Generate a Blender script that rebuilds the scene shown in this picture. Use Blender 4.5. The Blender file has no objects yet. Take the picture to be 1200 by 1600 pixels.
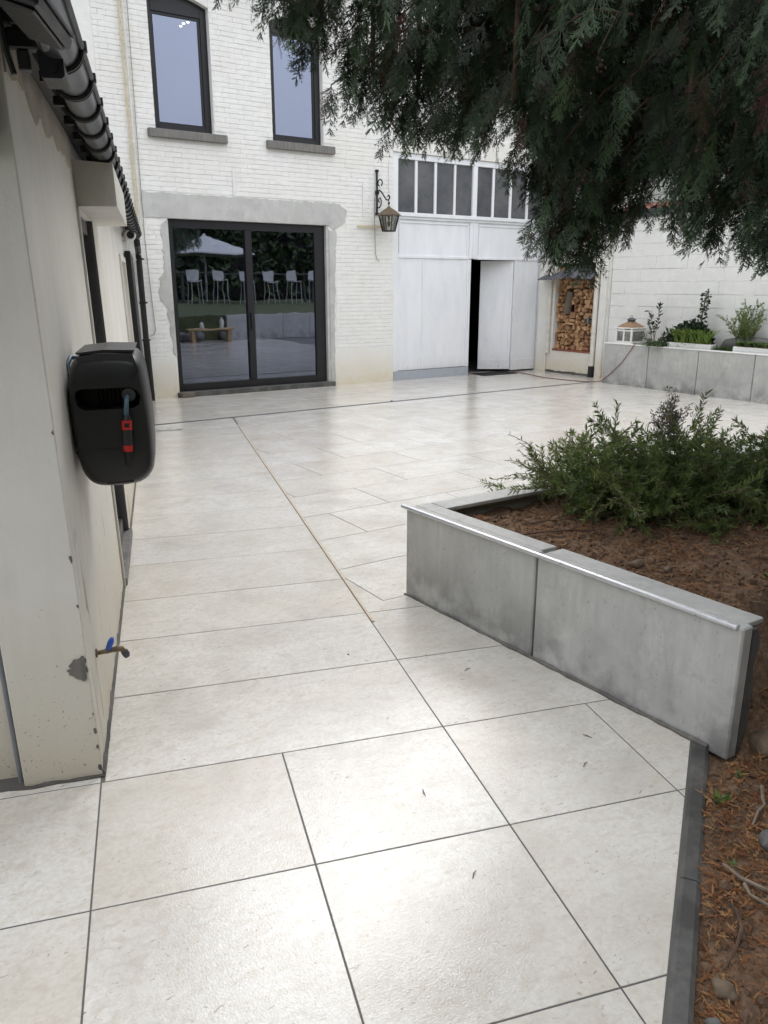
import bpy, bmesh, math, random
import numpy as np
from mathutils import Vector, Matrix, noise

rnd = random.Random(7)
R = math.radians
scene = bpy.context.scene
COL = scene.collection

# ------------------------------------------------------------------ camera
cam_d = bpy.data.cameras.new('camera')
cam_d.sensor_fit = 'VERTICAL'
cam_d.sensor_height = 32.0
cam_d.lens = 1224.86 / 1600 * 32.0
cam_d.clip_start = 0.05
cam_d.clip_end = 500
cam = bpy.data.objects.new('camera', cam_d)
COL.objects.link(cam)
cam.location = (0, 0, 1.6)
cam.rotation_euler = (R(90 - 16.14), 0, R(-33.17))
scene.camera = cam

# ------------------------------------------------------------------ sky and sun (overcast)
SUN_DIR = Vector((0.46, 0.51, 0.727)).normalized()
SUN_EL, SUN_AZ = math.asin(SUN_DIR.z), math.atan2(SUN_DIR.x, SUN_DIR.y)
world = bpy.data.worlds.new('World')
scene.world = world
world.use_nodes = True
wn = world.node_tree
wn.nodes.clear()
w_out = wn.nodes.new('ShaderNodeOutputWorld')
w_bg = wn.nodes.new('ShaderNodeBackground')
w_sky = wn.nodes.new('ShaderNodeTexSky')
w_sky.sky_type = 'NISHITA'
w_sky.sun_disc = False
w_sky.sun_elevation = SUN_EL
w_sky.sun_rotation = SUN_AZ
w_sky.dust_density = 4.0
w_sky.air_density = 1.0
w_hs = wn.nodes.new('ShaderNodeHueSaturation')
w_hs.inputs['Saturation'].default_value = 0.22
wn.links.new(w_sky.outputs[0], w_hs.inputs['Color'])
# cloud cover: a grey-white overcast deck, brighter overhead than at the horizon
w_tc = wn.nodes.new('ShaderNodeTexCoord')
w_sep = wn.nodes.new('ShaderNodeSeparateXYZ')
wn.links.new(w_tc.outputs['Generated'], w_sep.inputs[0])
w_rmp = wn.nodes.new('ShaderNodeValToRGB')
w_rmp.color_ramp.elements[0].position = 0.0
w_rmp.color_ramp.elements[0].color = (4.3, 4.5, 4.9, 1)
w_rmp.color_ramp.elements[1].position = 1.0
w_rmp.color_ramp.elements[1].color = (9.6, 9.8, 10.2, 1)
wn.links.new(w_sep.outputs['Z'], w_rmp.inputs[0])
w_noi = wn.nodes.new('ShaderNodeTexNoise')
w_noi.inputs['Scale'].default_value = 2.2
w_noi.inputs['Detail'].default_value = 5
wn.links.new(w_tc.outputs['Generated'], w_noi.inputs['Vector'])
w_mr = wn.nodes.new('ShaderNodeMapRange')
w_mr.inputs['From Min'].default_value = 0.3
w_mr.inputs['From Max'].default_value = 0.7
w_mr.inputs['To Min'].default_value = 0.82
w_mr.inputs['To Max'].default_value = 1.15
wn.links.new(w_noi.outputs['Fac'], w_mr.inputs['Value'])
w_mul = wn.nodes.new('ShaderNodeMix')
w_mul.data_type = 'RGBA'; w_mul.blend_type = 'MULTIPLY'; w_mul.inputs[0].default_value = 1
wn.links.new(w_rmp.outputs[0], w_mul.inputs[6])
wn.links.new(w_mr.outputs[0], w_mul.inputs[7])
w_mix = wn.nodes.new('ShaderNodeMix')
w_mix.data_type = 'RGBA'
w_mix.inputs[0].default_value = 0.75
wn.links.new(w_hs.outputs[0], w_mix.inputs[6])
wn.links.new(w_mul.outputs[2], w_mix.inputs[7])
wn.links.new(w_mix.outputs[2], w_bg.inputs[0])
w_bg.inputs[1].default_value = 0.15
wn.links.new(w_bg.outputs[0], w_out.inputs[0])

sun_d = bpy.data.lights.new('sun', 'SUN')
sun_d.energy = 0.42
sun_d.angle = R(26)
sun_d.color = (1, 0.97, 0.92)
sun = bpy.data.objects.new('sun', sun_d)
COL.objects.link(sun)
sun.rotation_euler = SUN_DIR.to_track_quat('Z', 'Y').to_euler()

scene.view_settings.view_transform = 'Standard'
scene.view_settings.look = 'None'
scene.view_settings.exposure = 1.0
scene.view_settings.gamma = 1.0
scene.view_settings.use_curve_mapping = False
scene.cycles.max_bounces = 10
scene.cycles.transparent_max_bounces = 16


# ------------------------------------------------------------------ material helpers
class NT:
    def __init__(s, name):
        s.m = bpy.data.materials.new(name)
        s.m.use_nodes = True
        s.t = s.m.node_tree
        s.b = s.t.nodes['Principled BSDF']
        s.out = s.t.nodes['Material Output']

    def n(s, kind, **kw):
        nd = s.t.nodes.new('ShaderNode' + kind)
        for k, v in kw.items():
            setattr(nd, k, v)
        return nd

    def l(s, a, b):
        s.t.links.new(a, b)

    def pos(s, scale=(1, 1, 1), obj=False):
        mp = s.n('Mapping')
        mp.inputs['Scale'].default_value = scale
        if obj:
            tc = s.n('TexCoord')
            s.l(tc.outputs['Object'], mp.inputs[0])
        else:
            g = s.n('NewGeometry')
            s.l(g.outputs['Position'], mp.inputs[0])
        return mp.outputs[0]

    def noise(s, vec, scale, detail=4, rough=0.6, dist=0.0):
        nd = s.n('TexNoise')
        nd.inputs['Scale'].default_value = scale
        nd.inputs['Detail'].default_value = detail
        nd.inputs['Roughness'].default_value = rough
        nd.inputs['Distortion'].default_value = dist
        s.l(vec, nd.inputs['Vector'])
        return nd.outputs['Fac']

    def ramp(s, fac, stops):
        r = s.n('ValToRGB')
        e = r.color_ramp.elements
        while len(e) < len(stops):
            e.new(0.5)
        for el, (p, c) in zip(e, stops):
            el.position = p
            el.color = (c[0], c[1], c[2], 1) if hasattr(c, '__len__') else (c, c, c, 1)
        s.l(fac, r.inputs[0])
        return r.outputs[0]

    def mix(s, fac, a, b, mode='MIX'):
        m = s.n('Mix')
        m.data_type = 'RGBA'
        m.blend_type = mode
        for i, v in ((0, fac), (6, a), (7, b)):
            if hasattr(v, 'is_linked'):
                s.l(v, m.inputs[i])
            elif i == 0:
                m.inputs[0].default_value = v
            else:
                m.inputs[i].default_value = (v[0], v[1], v[2], 1)
        return m.outputs[2]

    def math(s, op, a, b=0.0):
        m = s.n('Math', operation=op)
        for i, v in enumerate((a, b)):
            if hasattr(v, 'is_linked'):
                s.l(v, m.inputs[i])
            else:
                m.inputs[i].default_value = v
        return m.outputs[0]

    def bump(s, h, strength=0.3, dist=0.01):
        b = s.n('Bump')
        b.inputs['Strength'].default_value = strength
        b.inputs['Distance'].default_value = dist
        s.l(h, b.inputs['Height'])
        s.l(b.outputs[0], s.b.inputs['Normal'])

    def col(s, c):
        if hasattr(c, 'is_linked'):
            s.l(c, s.b.inputs['Base Color'])
        else:
            s.b.inputs['Base Color'].default_value = (c[0], c[1], c[2], 1)

    def set(s, **kw):
        for k, v in kw.items():
            i = s.b.inputs[k.replace('_', ' ')]
            if hasattr(v, 'is_linked'):
                s.l(v, i)
            else:
                i.default_value = v
        return s


def plain(name, c, rough=0.5, metal=0.0, var=0.12, scale=14, bump=0.0, obj=False, c2=None):
    m = NT(name)
    f = m.noise(m.pos(obj=obj), scale, 5)
    lo = [x * (1 - var) for x in c]
    hi = [min(1, x * (1 + var)) for x in (c2 or c)]
    m.col(m.ramp(f, [(0.3, lo), (0.7, hi)]))
    m.set(Roughness=m.math('ADD', m.math('MULTIPLY', f, 0.18), rough - 0.09), Metallic=metal)
    if bump:
        m.bump(m.noise(m.pos(obj=obj), scale * 6, 5), bump, 0.004)
    return m.m


M = {}


def painted_masonry(name, c, dirt, chip=0.70, relief=0.35):
    m = NT(name)
    p = m.pos()
    big = m.noise(p, 1.3, 5)
    mid = m.noise(p, 9, 6)
    base = m.ramp(mid, [(0.25, [x * 0.9 for x in c]), (0.7, c)])
    base = m.mix(m.ramp(big, [(0.45, 0.0), (0.75, 0.45)]), base, dirt)
    # yellowed foot of the wall where it gets splashed (a stain, stays with the wall)
    sep = m.n('SeparateXYZ')
    m.l(p, sep.inputs[0])
    foot = m.math('MULTIPLY', m.ramp(sep.outputs['Z'], [(0.0, 1.0), (0.55, 0.0)]), m.ramp(mid, [(0.2, 0.25), (0.75, 1.0)]))
    base = m.mix(foot, base, (0.62, 0.53, 0.36))
    ch = m.noise(m.pos((1, 1, 1.8)), 34, 3, 0.5, 0.6)
    amt = m.math('ADD', m.math('MULTIPLY', big, 0.22), chip - 0.11)
    chips = m.math('GREATER_THAN', m.math('SUBTRACT', ch, amt), 0.0)
    base = m.mix(m.math('MULTIPLY', chips, 0.75), base, (0.22, 0.19, 0.15))
    m.col(base)
    m.set(Roughness=0.62)
    hb = m.math('ADD', m.math('MULTIPLY', m.noise(p, 55, 6, 0.7), 0.6), m.math('MULTIPLY', m.noise(m.pos((1, 1, 2.6)), 13, 5, 0.65, 0.4), 0.9))
    m.bump(hb, relief, 0.009)
    return m.m


M['brick'] = painted_masonry('white_painted_brick', (0.835, 0.83, 0.805), (0.72, 0.69, 0.62), 0.745, 0.5)
M['plaster'] = painted_masonry('white_painted_plaster', (0.81, 0.80, 0.76), (0.68, 0.64, 0.55), 0.735, 0.25)
M['block'] = painted_masonry('white_painted_block', (0.82, 0.82, 0.79), (0.74, 0.74, 0.70), 0.80, 0.5)


def render_wall(name, c, c2, stain, crack=True):
    m = NT(name)
    p = m.pos()
    a = m.noise(p, 2.4, 6)
    b = m.noise(m.pos((7, 7, 0.8)), 2.0, 5)
    base = m.ramp(a, [(0.3, c2), (0.68, c)])
    base = m.mix(m.ramp(b, [(0.5, 0.0), (0.8, 0.30)]), base, stain)
    sep = m.n('SeparateXYZ')
    m.l(p, sep.inputs[0])
    foot = m.math('MULTIPLY', m.ramp(sep.outputs['Z'], [(0.0, 1.0), (0.7, 0.0)]), m.ramp(a, [(0.25, 0.2), (0.7, 0.9)]))
    base = m.mix(foot, base, (0.50, 0.43, 0.30))
    sp = m.noise(p, 85, 3, 0.6)
    lowsp = m.math('ADD', m.ramp(sep.outputs['Z'], [(0.0, 0.0), (0.8, 0.10)]), 0.645)
    base = m.mix(m.math('MULTIPLY', m.math('GREATER_THAN', sp, lowsp), 0.7), base, (0.16, 0.13, 0.10))
    if crack:
        v = m.n('TexVoronoi', feature='DISTANCE_TO_EDGE')
        v.inputs['Scale'].default_value = 1.1
        nv = m.n('Mix'); nv.data_type = 'RGBA'; nv.inputs[0].default_value = 0.12
        nz = m.n('TexNoise'); nz.inputs['Scale'].default_value = 5
        pp = m.pos((3, 3, 0.7))
        m.l(pp, nz.inputs['Vector']); m.l(pp, nv.inputs[6]); m.l(nz.outputs['Color'], nv.inputs[7])
        m.l(nv.outputs[2], v.inputs['Vector'])
        line = m.math('LESS_THAN', v.outputs['Distance'], 0.010)
        line = m.math('MULTIPLY', line, m.math('GREATER_THAN', m.noise(p, 1.7, 3), 0.50))
        line = m.math('MULTIPLY', line, m.ramp(sep.outputs['Z'], [(0.55, 1.0), (0.95, 0.0)]))
        base = m.mix(m.math('MULTIPLY', line, 0.6), base, (0.20, 0.15, 0.10))
    m.col(base)
    m.set(Roughness=0.7)
    m.bump(m.noise(p, 70, 6, 0.7), 0.45, 0.004)
    return m.m


M['render_cream'] = render_wall('cream_render', (0.76, 0.74, 0.685), (0.66, 0.635, 0.575), (0.50, 0.45, 0.36))
M['render_white'] = render_wall('white_render', (0.72, 0.70, 0.65), (0.64, 0.62, 0.56), (0.5, 0.47, 0.4), False)


def concrete(name, c, stain, st=0.6):
    m = NT(name)
    p = m.pos()
    a = m.noise(p, 3.2, 7, 0.62)
    b = m.noise(m.pos((9, 9, 1.2)), 3.5, 6)
    base = m.ramp(a, [(0.3, [x * 0.8 for x in c]), (0.7, [x * 1.12 for x in c])])
    base = m.mix(m.ramp(b, [(0.42, 0.0), (0.75, st)]), base, stain)
    pit = m.noise(m.pos((1, 1, 0.5)), 85, 2, 0.5)
    base = m.mix(m.math('MULTIPLY', m.math('GREATER_THAN', pit, 0.70), 0.5), base, [x * 0.35 for x in c])
    sep = m.n('SeparateXYZ')
    m.l(p, sep.inputs[0])
    damp = m.math('MULTIPLY', m.ramp(sep.outputs['Z'], [(0.0, 1.0), (0.30, 0.0)]), m.ramp(m.noise(p, 4.5, 5), [(0.42, 0.0), (0.60, 0.85)]))
    blot = m.ramp(m.noise(p, 5.5, 7, 0.68, 0.6), [(0.52, 0.0), (0.70, 0.55)])
    base = m.mix(blot, base, [x * 0.62 for x in c])
    lime = m.ramp(m.noise(m.pos((1, 1, 0.4)), 8, 6, 0.7), [(0.58, 0.0), (0.72, 0.4)])
    base = m.mix(lime, base, [min(1, x * 1.35) for x in c])
    base = m.mix(damp, base, [x * 0.36 for x in c])
    m.col(base)
    m.set(Roughness=m.ramp(a, [(0.3, 0.45), (0.7, 0.75)]))
    m.bump(m.noise(p, 90, 5, 0.65), 0.18, 0.003)
    return m.m


M['concrete'] = concrete('grey_concrete', (0.47, 0.47, 0.45), (0.36, 0.36, 0.345), 0.6)
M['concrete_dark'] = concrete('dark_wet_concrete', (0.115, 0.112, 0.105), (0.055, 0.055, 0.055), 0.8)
M['cement'] = concrete('grey_cement_render', (0.52, 0.52, 0.50), (0.44, 0.44, 0.42), 0.5)
M['bluestone'] = concrete('bluestone', (0.16, 0.155, 0.145), (0.28, 0.26, 0.22))
M['old_render'] = concrete('old_tan_render', (0.44, 0.39, 0.315), (0.33, 0.29, 0.23), 0.7)
M['mortar_dark'] = concrete('dark_mortar', (0.16, 0.15, 0.135), (0.07, 0.065, 0.06), 0.9)


def tile_mat():
    m = NT('wet_limestone_tile')
    p = m.pos()
    oi = m.n('ObjectInfo')
    off = m.n('VectorMath', operation='ADD')
    sc = m.n('VectorMath', operation='SCALE')
    cmb = m.n('CombineXYZ')
    m.l(oi.outputs['Random'], cmb.inputs[0]); m.l(oi.outputs['Random'], cmb.inputs[1])
    m.l(cmb.outputs[0], sc.inputs[0]); sc.inputs['Scale'].default_value = 37.0
    m.l(p, off.inputs[0]); m.l(sc.outputs[0], off.inputs[1])
    q = off.outputs[0]
    def mp(s, rz=0.0):
        k = m.n('Mapping'); k.inputs['Scale'].default_value = s; k.inputs['Rotation'].default_value = (0, 0, rz)
        m.l(q, k.inputs[0]); return k.outputs[0]
    a = m.noise(mp((1, 1, 1)), 3.0, 6, 0.6, 0.4)
    fine = m.noise(mp((1, 1, 1)), 60, 5, 0.7)
    base = m.ramp(a, [(0.28, (0.54, 0.515, 0.475)), (0.5, (0.68, 0.66, 0.62)), (0.75, (0.78, 0.77, 0.745))])
    warm = m.noise(mp((1, 1, 1)), 1.7, 4)
    base = m.mix(m.ramp(warm, [(0.48, 0.0), (0.72, 0.38)]), base, (0.62, 0.54, 0.43))
    base = m.mix(m.ramp(fine, [(0.35, 0.35), (0.6, 0.0)]), base, (0.45, 0.41, 0.36))
    # fossil flecks: short strokes in two directions
    f1 = m.noise(mp((1.0, 2.6, 1), 0.5), 42, 2, 0.5, 0.8)
    f2 = m.noise(mp((2.4, 1.0, 1), 1.1), 30, 3, 0.5, 1.2)
    gate = m.noise(mp((1, 1, 1)), 7, 3)
    k1 = m.math('MULTIPLY', m.ramp(f1, [(0.655, 0.0), (0.70, 1.0)]), m.ramp(gate, [(0.4, 0.15), (0.62, 0.9)]))
    k2 = m.math('MULTIPLY', m.ramp(f2, [(0.68, 0.0), (0.73, 1.0)]), m.ramp(gate, [(0.4, 0.1), (0.6, 0.7)]))
    base = m.mix(m.math('MULTIPLY', k1, 0.9), base, (0.27, 0.22, 0.17))
    base = m.mix(m.math('MULTIPLY', k2, 0.65), base, (0.38, 0.29, 0.22))
    mot = m.noise(mp((1, 1.6, 1), 0.4), 17, 5, 0.7, 0.5)
    base = m.mix(m.ramp(mot, [(0.48, 0.0), (0.67, 0.46)]), base, (0.47, 0.41, 0.33))
    wrm = m.n('TexWhiteNoise', noise_dimensions='1D')
    m.l(oi.outputs['Random'], wrm.inputs['W'])
    base = m.mix(m.math('MULTIPLY', wrm.outputs['Value'], 0.32), base, (0.52, 0.47, 0.39))
    m.col(base)
    wet = m.noise(m.pos(), 1.3, 4, 0.55, 0.4)
    m.set(Roughness=m.ramp(wet, [(0.36, 0.05), (0.66, 0.15)]), IOR=1.66)
    h1 = m.noise(m.pos(), 150, 4, 0.6)
    h2 = m.noise(m.pos(), 22, 3, 0.5)
    hh = m.math('ADD', m.math('MULTIPLY', h1, 0.6), m.math('MULTIPLY', h2, 0.5))
    m.bump(hh, 0.46, 0.003)
    return m.m


M['tile'] = tile_mat()
M['grout'] = plain('dark_grout', (0.10, 0.095, 0.09), 0.6)
M['black_metal'] = plain('black_coated_aluminium', (0.006, 0.006, 0.008), 0.42, 0.0, 0.2)
M['black_iron'] = plain('black_wrought_iron', (0.014, 0.014, 0.014), 0.45, 0.3, 0.3, 40, 0.2)
M['black_plastic'] = plain('black_plastic', (0.009, 0.009, 0.010), 0.45, 0, 0.15, 60, 0.12)
M['grey_plastic'] = plain('charcoal_plastic', (0.028, 0.028, 0.032), 0.45, 0, 0.1, 60, 0.1)
M['red_plastic'] = plain('red_plastic', (0.55, 0.03, 0.025), 0.35)
M['blue_plastic'] = plain('blue_plastic', (0.02, 0.10, 0.45), 0.35)
M['teal_hose'] = plain('grey_blue_hose', (0.08, 0.14, 0.18), 0.4)
M['brass'] = plain('dull_brass', (0.17, 0.13, 0.085), 0.45, 0.7, 0.4, 60, 0.2)
M['zinc'] = plain('grey_zinc', (0.13, 0.137, 0.15), 0.34, 0.7, 0.25, 20)
M['zinc_dark'] = plain('dark_zinc', (0.10, 0.10, 0.115), 0.5, 0.4, 0.3, 16)
M['alu'] = plain('brushed_aluminium', (0.62, 0.63, 0.65), 0.3, 0.85, 0.08, 30)
m_ = NT('white_gloss_paint'); p_ = m_.pos()
c_ = m_.ramp(m_.noise(m_.pos((3, 3, 0.7)), 2.2, 6), [(0.3, (0.74, 0.755, 0.785)), (0.65, (0.82, 0.83, 0.85))])
sp_ = m_.n('SeparateXYZ'); m_.l(p_, sp_.inputs[0])
low_ = m_.ramp(sp_.outputs['Z'], [(0.0, 0.60), (0.35, 0.72)])
ch_ = m_.math('GREATER_THAN', m_.noise(m_.pos((1, 1, 0.6)), 26, 4, 0.6, 0.5), low_)
c_ = m_.mix(m_.math('MULTIPLY', ch_, 0.8), c_, (0.24, 0.21, 0.18))
gr_ = m_.math('MULTIPLY', m_.ramp(sp_.outputs['Z'], [(0.0, 1.0), (0.4, 0.0)]), m_.noise(p_, 6, 5))
c_ = m_.mix(m_.math('MULTIPLY', gr_, 0.6), c_, (0.45, 0.42, 0.36))
m_.col(c_); m_.set(Roughness=0.42); m_.bump(m_.noise(p_, 26, 4), 0.10, 0.004)
M['white_paint'] = m_.m
M['white_metal'] = plain('white_lacquer', (0.78, 0.78, 0.76), 0.4, 0, 0.05, 8)
M['cream_pipe'] = plain('cream_painted_pipe', (0.70, 0.67, 0.60), 0.45, 0, 0.12, 9)
M['grey_pipe'] = plain('grey_plastic_pipe', (0.17, 0.18, 0.20), 0.45, 0, 0.12, 9)
M['grey_kick'] = plain('grey_kick_board', (0.36, 0.38, 0.42), 0.5, 0, 0.07, 7)
M['copper'] = plain('rusty_copper_roof', (0.30, 0.19, 0.11), 0.5, 0.3, 0.35, 25)
M['tan_pipe'] = plain('tan_pipe', (0.58, 0.49, 0.32), 0.45, 0, 0.12, 12)
M['red_tile'] = plain('red_clay_roof_tile', (0.20, 0.07, 0.05), 0.7, 0, 0.3, 22, 0.2)
M['dark_roof'] = plain('dark_roof_tile', (0.06, 0.055, 0.05), 0.7, 0, 0.3, 12, 0.2)
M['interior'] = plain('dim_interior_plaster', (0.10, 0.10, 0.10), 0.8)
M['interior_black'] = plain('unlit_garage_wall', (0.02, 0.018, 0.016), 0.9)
M['box_metal'] = plain('beige_shutter_box', (0.60, 0.58, 0.53), 0.5, 0, 0.1, 6, 0.08)
M['guide'] = plain('dark_grey_frame', (0.075, 0.073, 0.07), 0.5, 0, 0.15, 9)
M['trim_beige'] = plain('beige_joint_profile', (0.46, 0.38, 0.29), 0.45, 0, 0.15, 30)
M['fibre_cement'] = plain('grey_weathered_board', (0.12, 0.115, 0.10), 0.8, 0, 0.35, 18, 0.3)
M['bark'] = plain('reddish_bark', (0.10, 0.06, 0.04), 0.85, 0, 0.4, 30, 0.6)
M['twig'] = plain('grey_brown_twig', (0.20, 0.16, 0.12), 0.8, 0, 0.35, 40, 0.3)
M['stone'] = plain('brown_field_stone', (0.15, 0.11, 0.075), 0.8, 0, 0.4, 18, 0.5)
M['stone_grey'] = plain('grey_field_stone', (0.14, 0.135, 0.13), 0.7, 0, 0.35, 18, 0.5)
M['cable_red'] = plain('brown_red_cable', (0.16, 0.06, 0.05), 0.5)
M['cable_grey'] = plain('grey_cable', (0.25, 0.24, 0.22), 0.5)
M['terracotta'] = plain('dark_red_brick', (0.25, 0.08, 0.05), 0.7, 0, 0.3, 30, 0.3)


def emis():
    m = NT('lit_ceiling_spot')
    m.set(**{'Emission_Color': (1, 0.9, 0.75, 1), 'Emission_Strength': 20.0})
    return m.m


M['spot'] = emis()


def glass(name, tint, refl, base_fac, rough=0.0):
    m = NT(name)
    gl = m.n('BsdfGlossy'); gl.inputs['Color'].default_value = (*refl, 1); gl.inputs['Roughness'].default_value = rough
    tr = m.n('BsdfTransparent'); tr.inputs['Color'].default_value = (*tint, 1)
    lw = m.n('LayerWeight'); lw.inputs['Blend'].default_value = 0.35
    f = m.math('MINIMUM', m.math('ADD', m.math('MULTIPLY', lw.outputs['Fresnel'], 0.8), base_fac), 1.0)
    # float glass is never quite flat
    nz = m.noise(m.pos(), 1.6, 2)
    b = m.n('Bump'); b.inputs['Strength'].default_value = 0.02; b.inputs['Distance'].default_value = 0.05
    m.l(nz, b.inputs['Height']); m.l(b.outputs[0], gl.inputs['Normal'])
    mx = m.n('MixShader')
    m.l(f, mx.inputs[0]); m.l(tr.outputs[0], mx.inputs[1]); m.l(gl.outputs[0], mx.inputs[2])
    m.l(mx.outputs[0], m.out.inputs[0])
    return m.m


M['glass'] = glass('coated_window_glass', (0.35, 0.36, 0.38), (0.70, 0.77, 0.98), 0.25, 0.012)
M['lamp_glass'] = glass('lantern_glass', (0.8, 0.8, 0.78), (0.9, 0.9, 0.9), 0.03)
m_ = NT('dusty_pane'); p_ = m_.pos(); a_ = m_.noise(p_, 3, 6)
m_.col(m_.ramp(a_, [(0.3, (0.055, 0.06, 0.068)), (0.7, (0.13, 0.13, 0.135))]))
m_.set(Roughness=m_.ramp(m_.noise(p_, 120, 3), [(0.3, 0.12), (0.7, 0.35)]))
M['dusty'] = m_.m


def soil_mat():
    m = NT('brown_soil')
    p = m.pos()
    a = m.noise(p, 9, 8, 0.65)
    b = m.noise(p, 60, 5, 0.7)
    base = m.ramp(a, [(0.3, (0.11, 0.064, 0.039)), (0.55, (0.22, 0.135, 0.080)), (0.75, (0.36, 0.235, 0.145))])
    base = m.mix(m.ramp(b, [(0.4, 0.5), (0.62, 0.0)]), base, (0.03, 0.018, 0.012))
    m.col(base)
    m.set(Roughness=0.9)
    m.bump(b, 0.9, 0.012)
    return m.m


M['soil'] = soil_mat()
m_ = NT('lawn'); p_ = m_.pos()
m_.col(m_.ramp(m_.noise(p_, 8, 6), [(0.3, (0.045, 0.055, 0.022)), (0.7, (0.10, 0.115, 0.05))])); m_.set(Roughness=0.9)
m_.bump(m_.noise(p_, 90, 4), 0.8, 0.02)
M['lawn'] = m_.m


def leaf_mat(name, stops, rough=0.5, trans=0.25, attr='tint'):
    m = NT(name)
    at = m.n('Attribute'); at.attribute_name = attr
    c = m.ramp(at.outputs['Fac'], stops)
    m.col(c)
    m.set(Roughness=rough)
    tl = m.n('BsdfTranslucent')
    m.l(c, tl.inputs['Color'])
    mx = m.n('MixShader'); mx.inputs[0].default_value = trans
    m.l(m.b.outputs[0], mx.inputs[1]); m.l(tl.outputs[0], mx.inputs[2])
    m.l(mx.outputs[0], m.out.inputs[0])
    return m.m


M['cypress'] = leaf_mat('cypress_foliage', [(0.0, (0.012, 0.016, 0.008)), (0.3, (0.022, 0.034, 0.017)), (0.5, (0.044, 0.076, 0.036)), (0.66, (0.105, 0.165, 0.088)),
                                            (0.8, (0.125, 0.180, 0.085)), (0.9, (0.12, 0.062, 0.050)), (1.0, (0.125, 0.050, 0.048))], 0.55, 0.15)
M['bush'] = leaf_mat('willow_leaf', [(0.0, (0.04, 0.065, 0.025)), (0.5, (0.10, 0.165, 0.045)), (0.85, (0.21, 0.27, 0.07)), (1.0, (0.085, 0.06, 0.055))], 0.4, 0.3)
M['green_leaf'] = leaf_mat('green_leaf', [(0.0, (0.02, 0.04, 0.02)), (0.5, (0.06, 0.10, 0.035)), (1.0, (0.20, 0.30, 0.06))], 0.45, 0.25)
M['needle'] = leaf_mat('dead_cypress_spray', [(0.0, (0.10, 0.04, 0.015)), (0.5, (0.24, 0.10, 0.035)), (1.0, (0.34, 0.19, 0.08))], 0.8, 0.1)
M['hedge'] = leaf_mat('hedge_leaf', [(0.0, (0.02, 0.034, 0.014)), (1.0, (0.075, 0.11, 0.04))], 0.5, 0.1)


def wood_mat():
    m = NT('split_firewood')
    oi = m.n('ObjectInfo')
    p = m.pos((6, 1, 1), True)
    a = m.noise(p, 18, 5, 0.6, 0.5)
    base = m.ramp(a, [(0.3, (0.34, 0.17, 0.075)), (0.7, (0.66, 0.43, 0.24))])
    base = m.mix(m.ramp(oi.outputs['Random'], [(0.25, 0.0), (0.95, 0.85)]), base, (0.19, 0.085, 0.042))
    m.col(base); m.set(Roughness=0.8); m.bump(a, 0.4, 0.004)
    return m.m


M['wood'] = wood_mat()
M['bark_grey'] = plain('grey_log_bark', (0.15, 0.125, 0.10), 0.9, 0, 0.35, 30, 0.7)
M['plank'] = plain('weathered_plank', (0.40, 0.28, 0.14), 0.7, 0, 0.25, 20)


# ------------------------------------------------------------------ geometry helpers
ORG = {}


def link(o, parent=None):
    COL.objects.link(o)
    if parent is not None:
        o.parent = parent
    return o


def thing(name, loc, label, cat, group=None, mat=None):
    o = bpy.data.objects.new(name, None)
    COL.objects.link(o)
    o.empty_display_size = 0.1
    if mat is not None:
        o.matrix_world = mat
        ORG[o.name] = Vector((0, 0, 0))
    else:
        o.location = loc
        ORG[o.name] = Vector(loc)
    if label: o['label'] = label
    if cat: o['category'] = cat
    if group: o['group'] = group
    return o


def org(parent):
    p = parent
    while p is not None and p.name not in ORG:
        p = p.parent
    return ORG[p.name] if p is not None else Vector((0, 0, 0))


def tag(o, label, cat, group=None):
    o['label'] = label; o['category'] = cat
    if group: o['group'] = group
    return o


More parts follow.
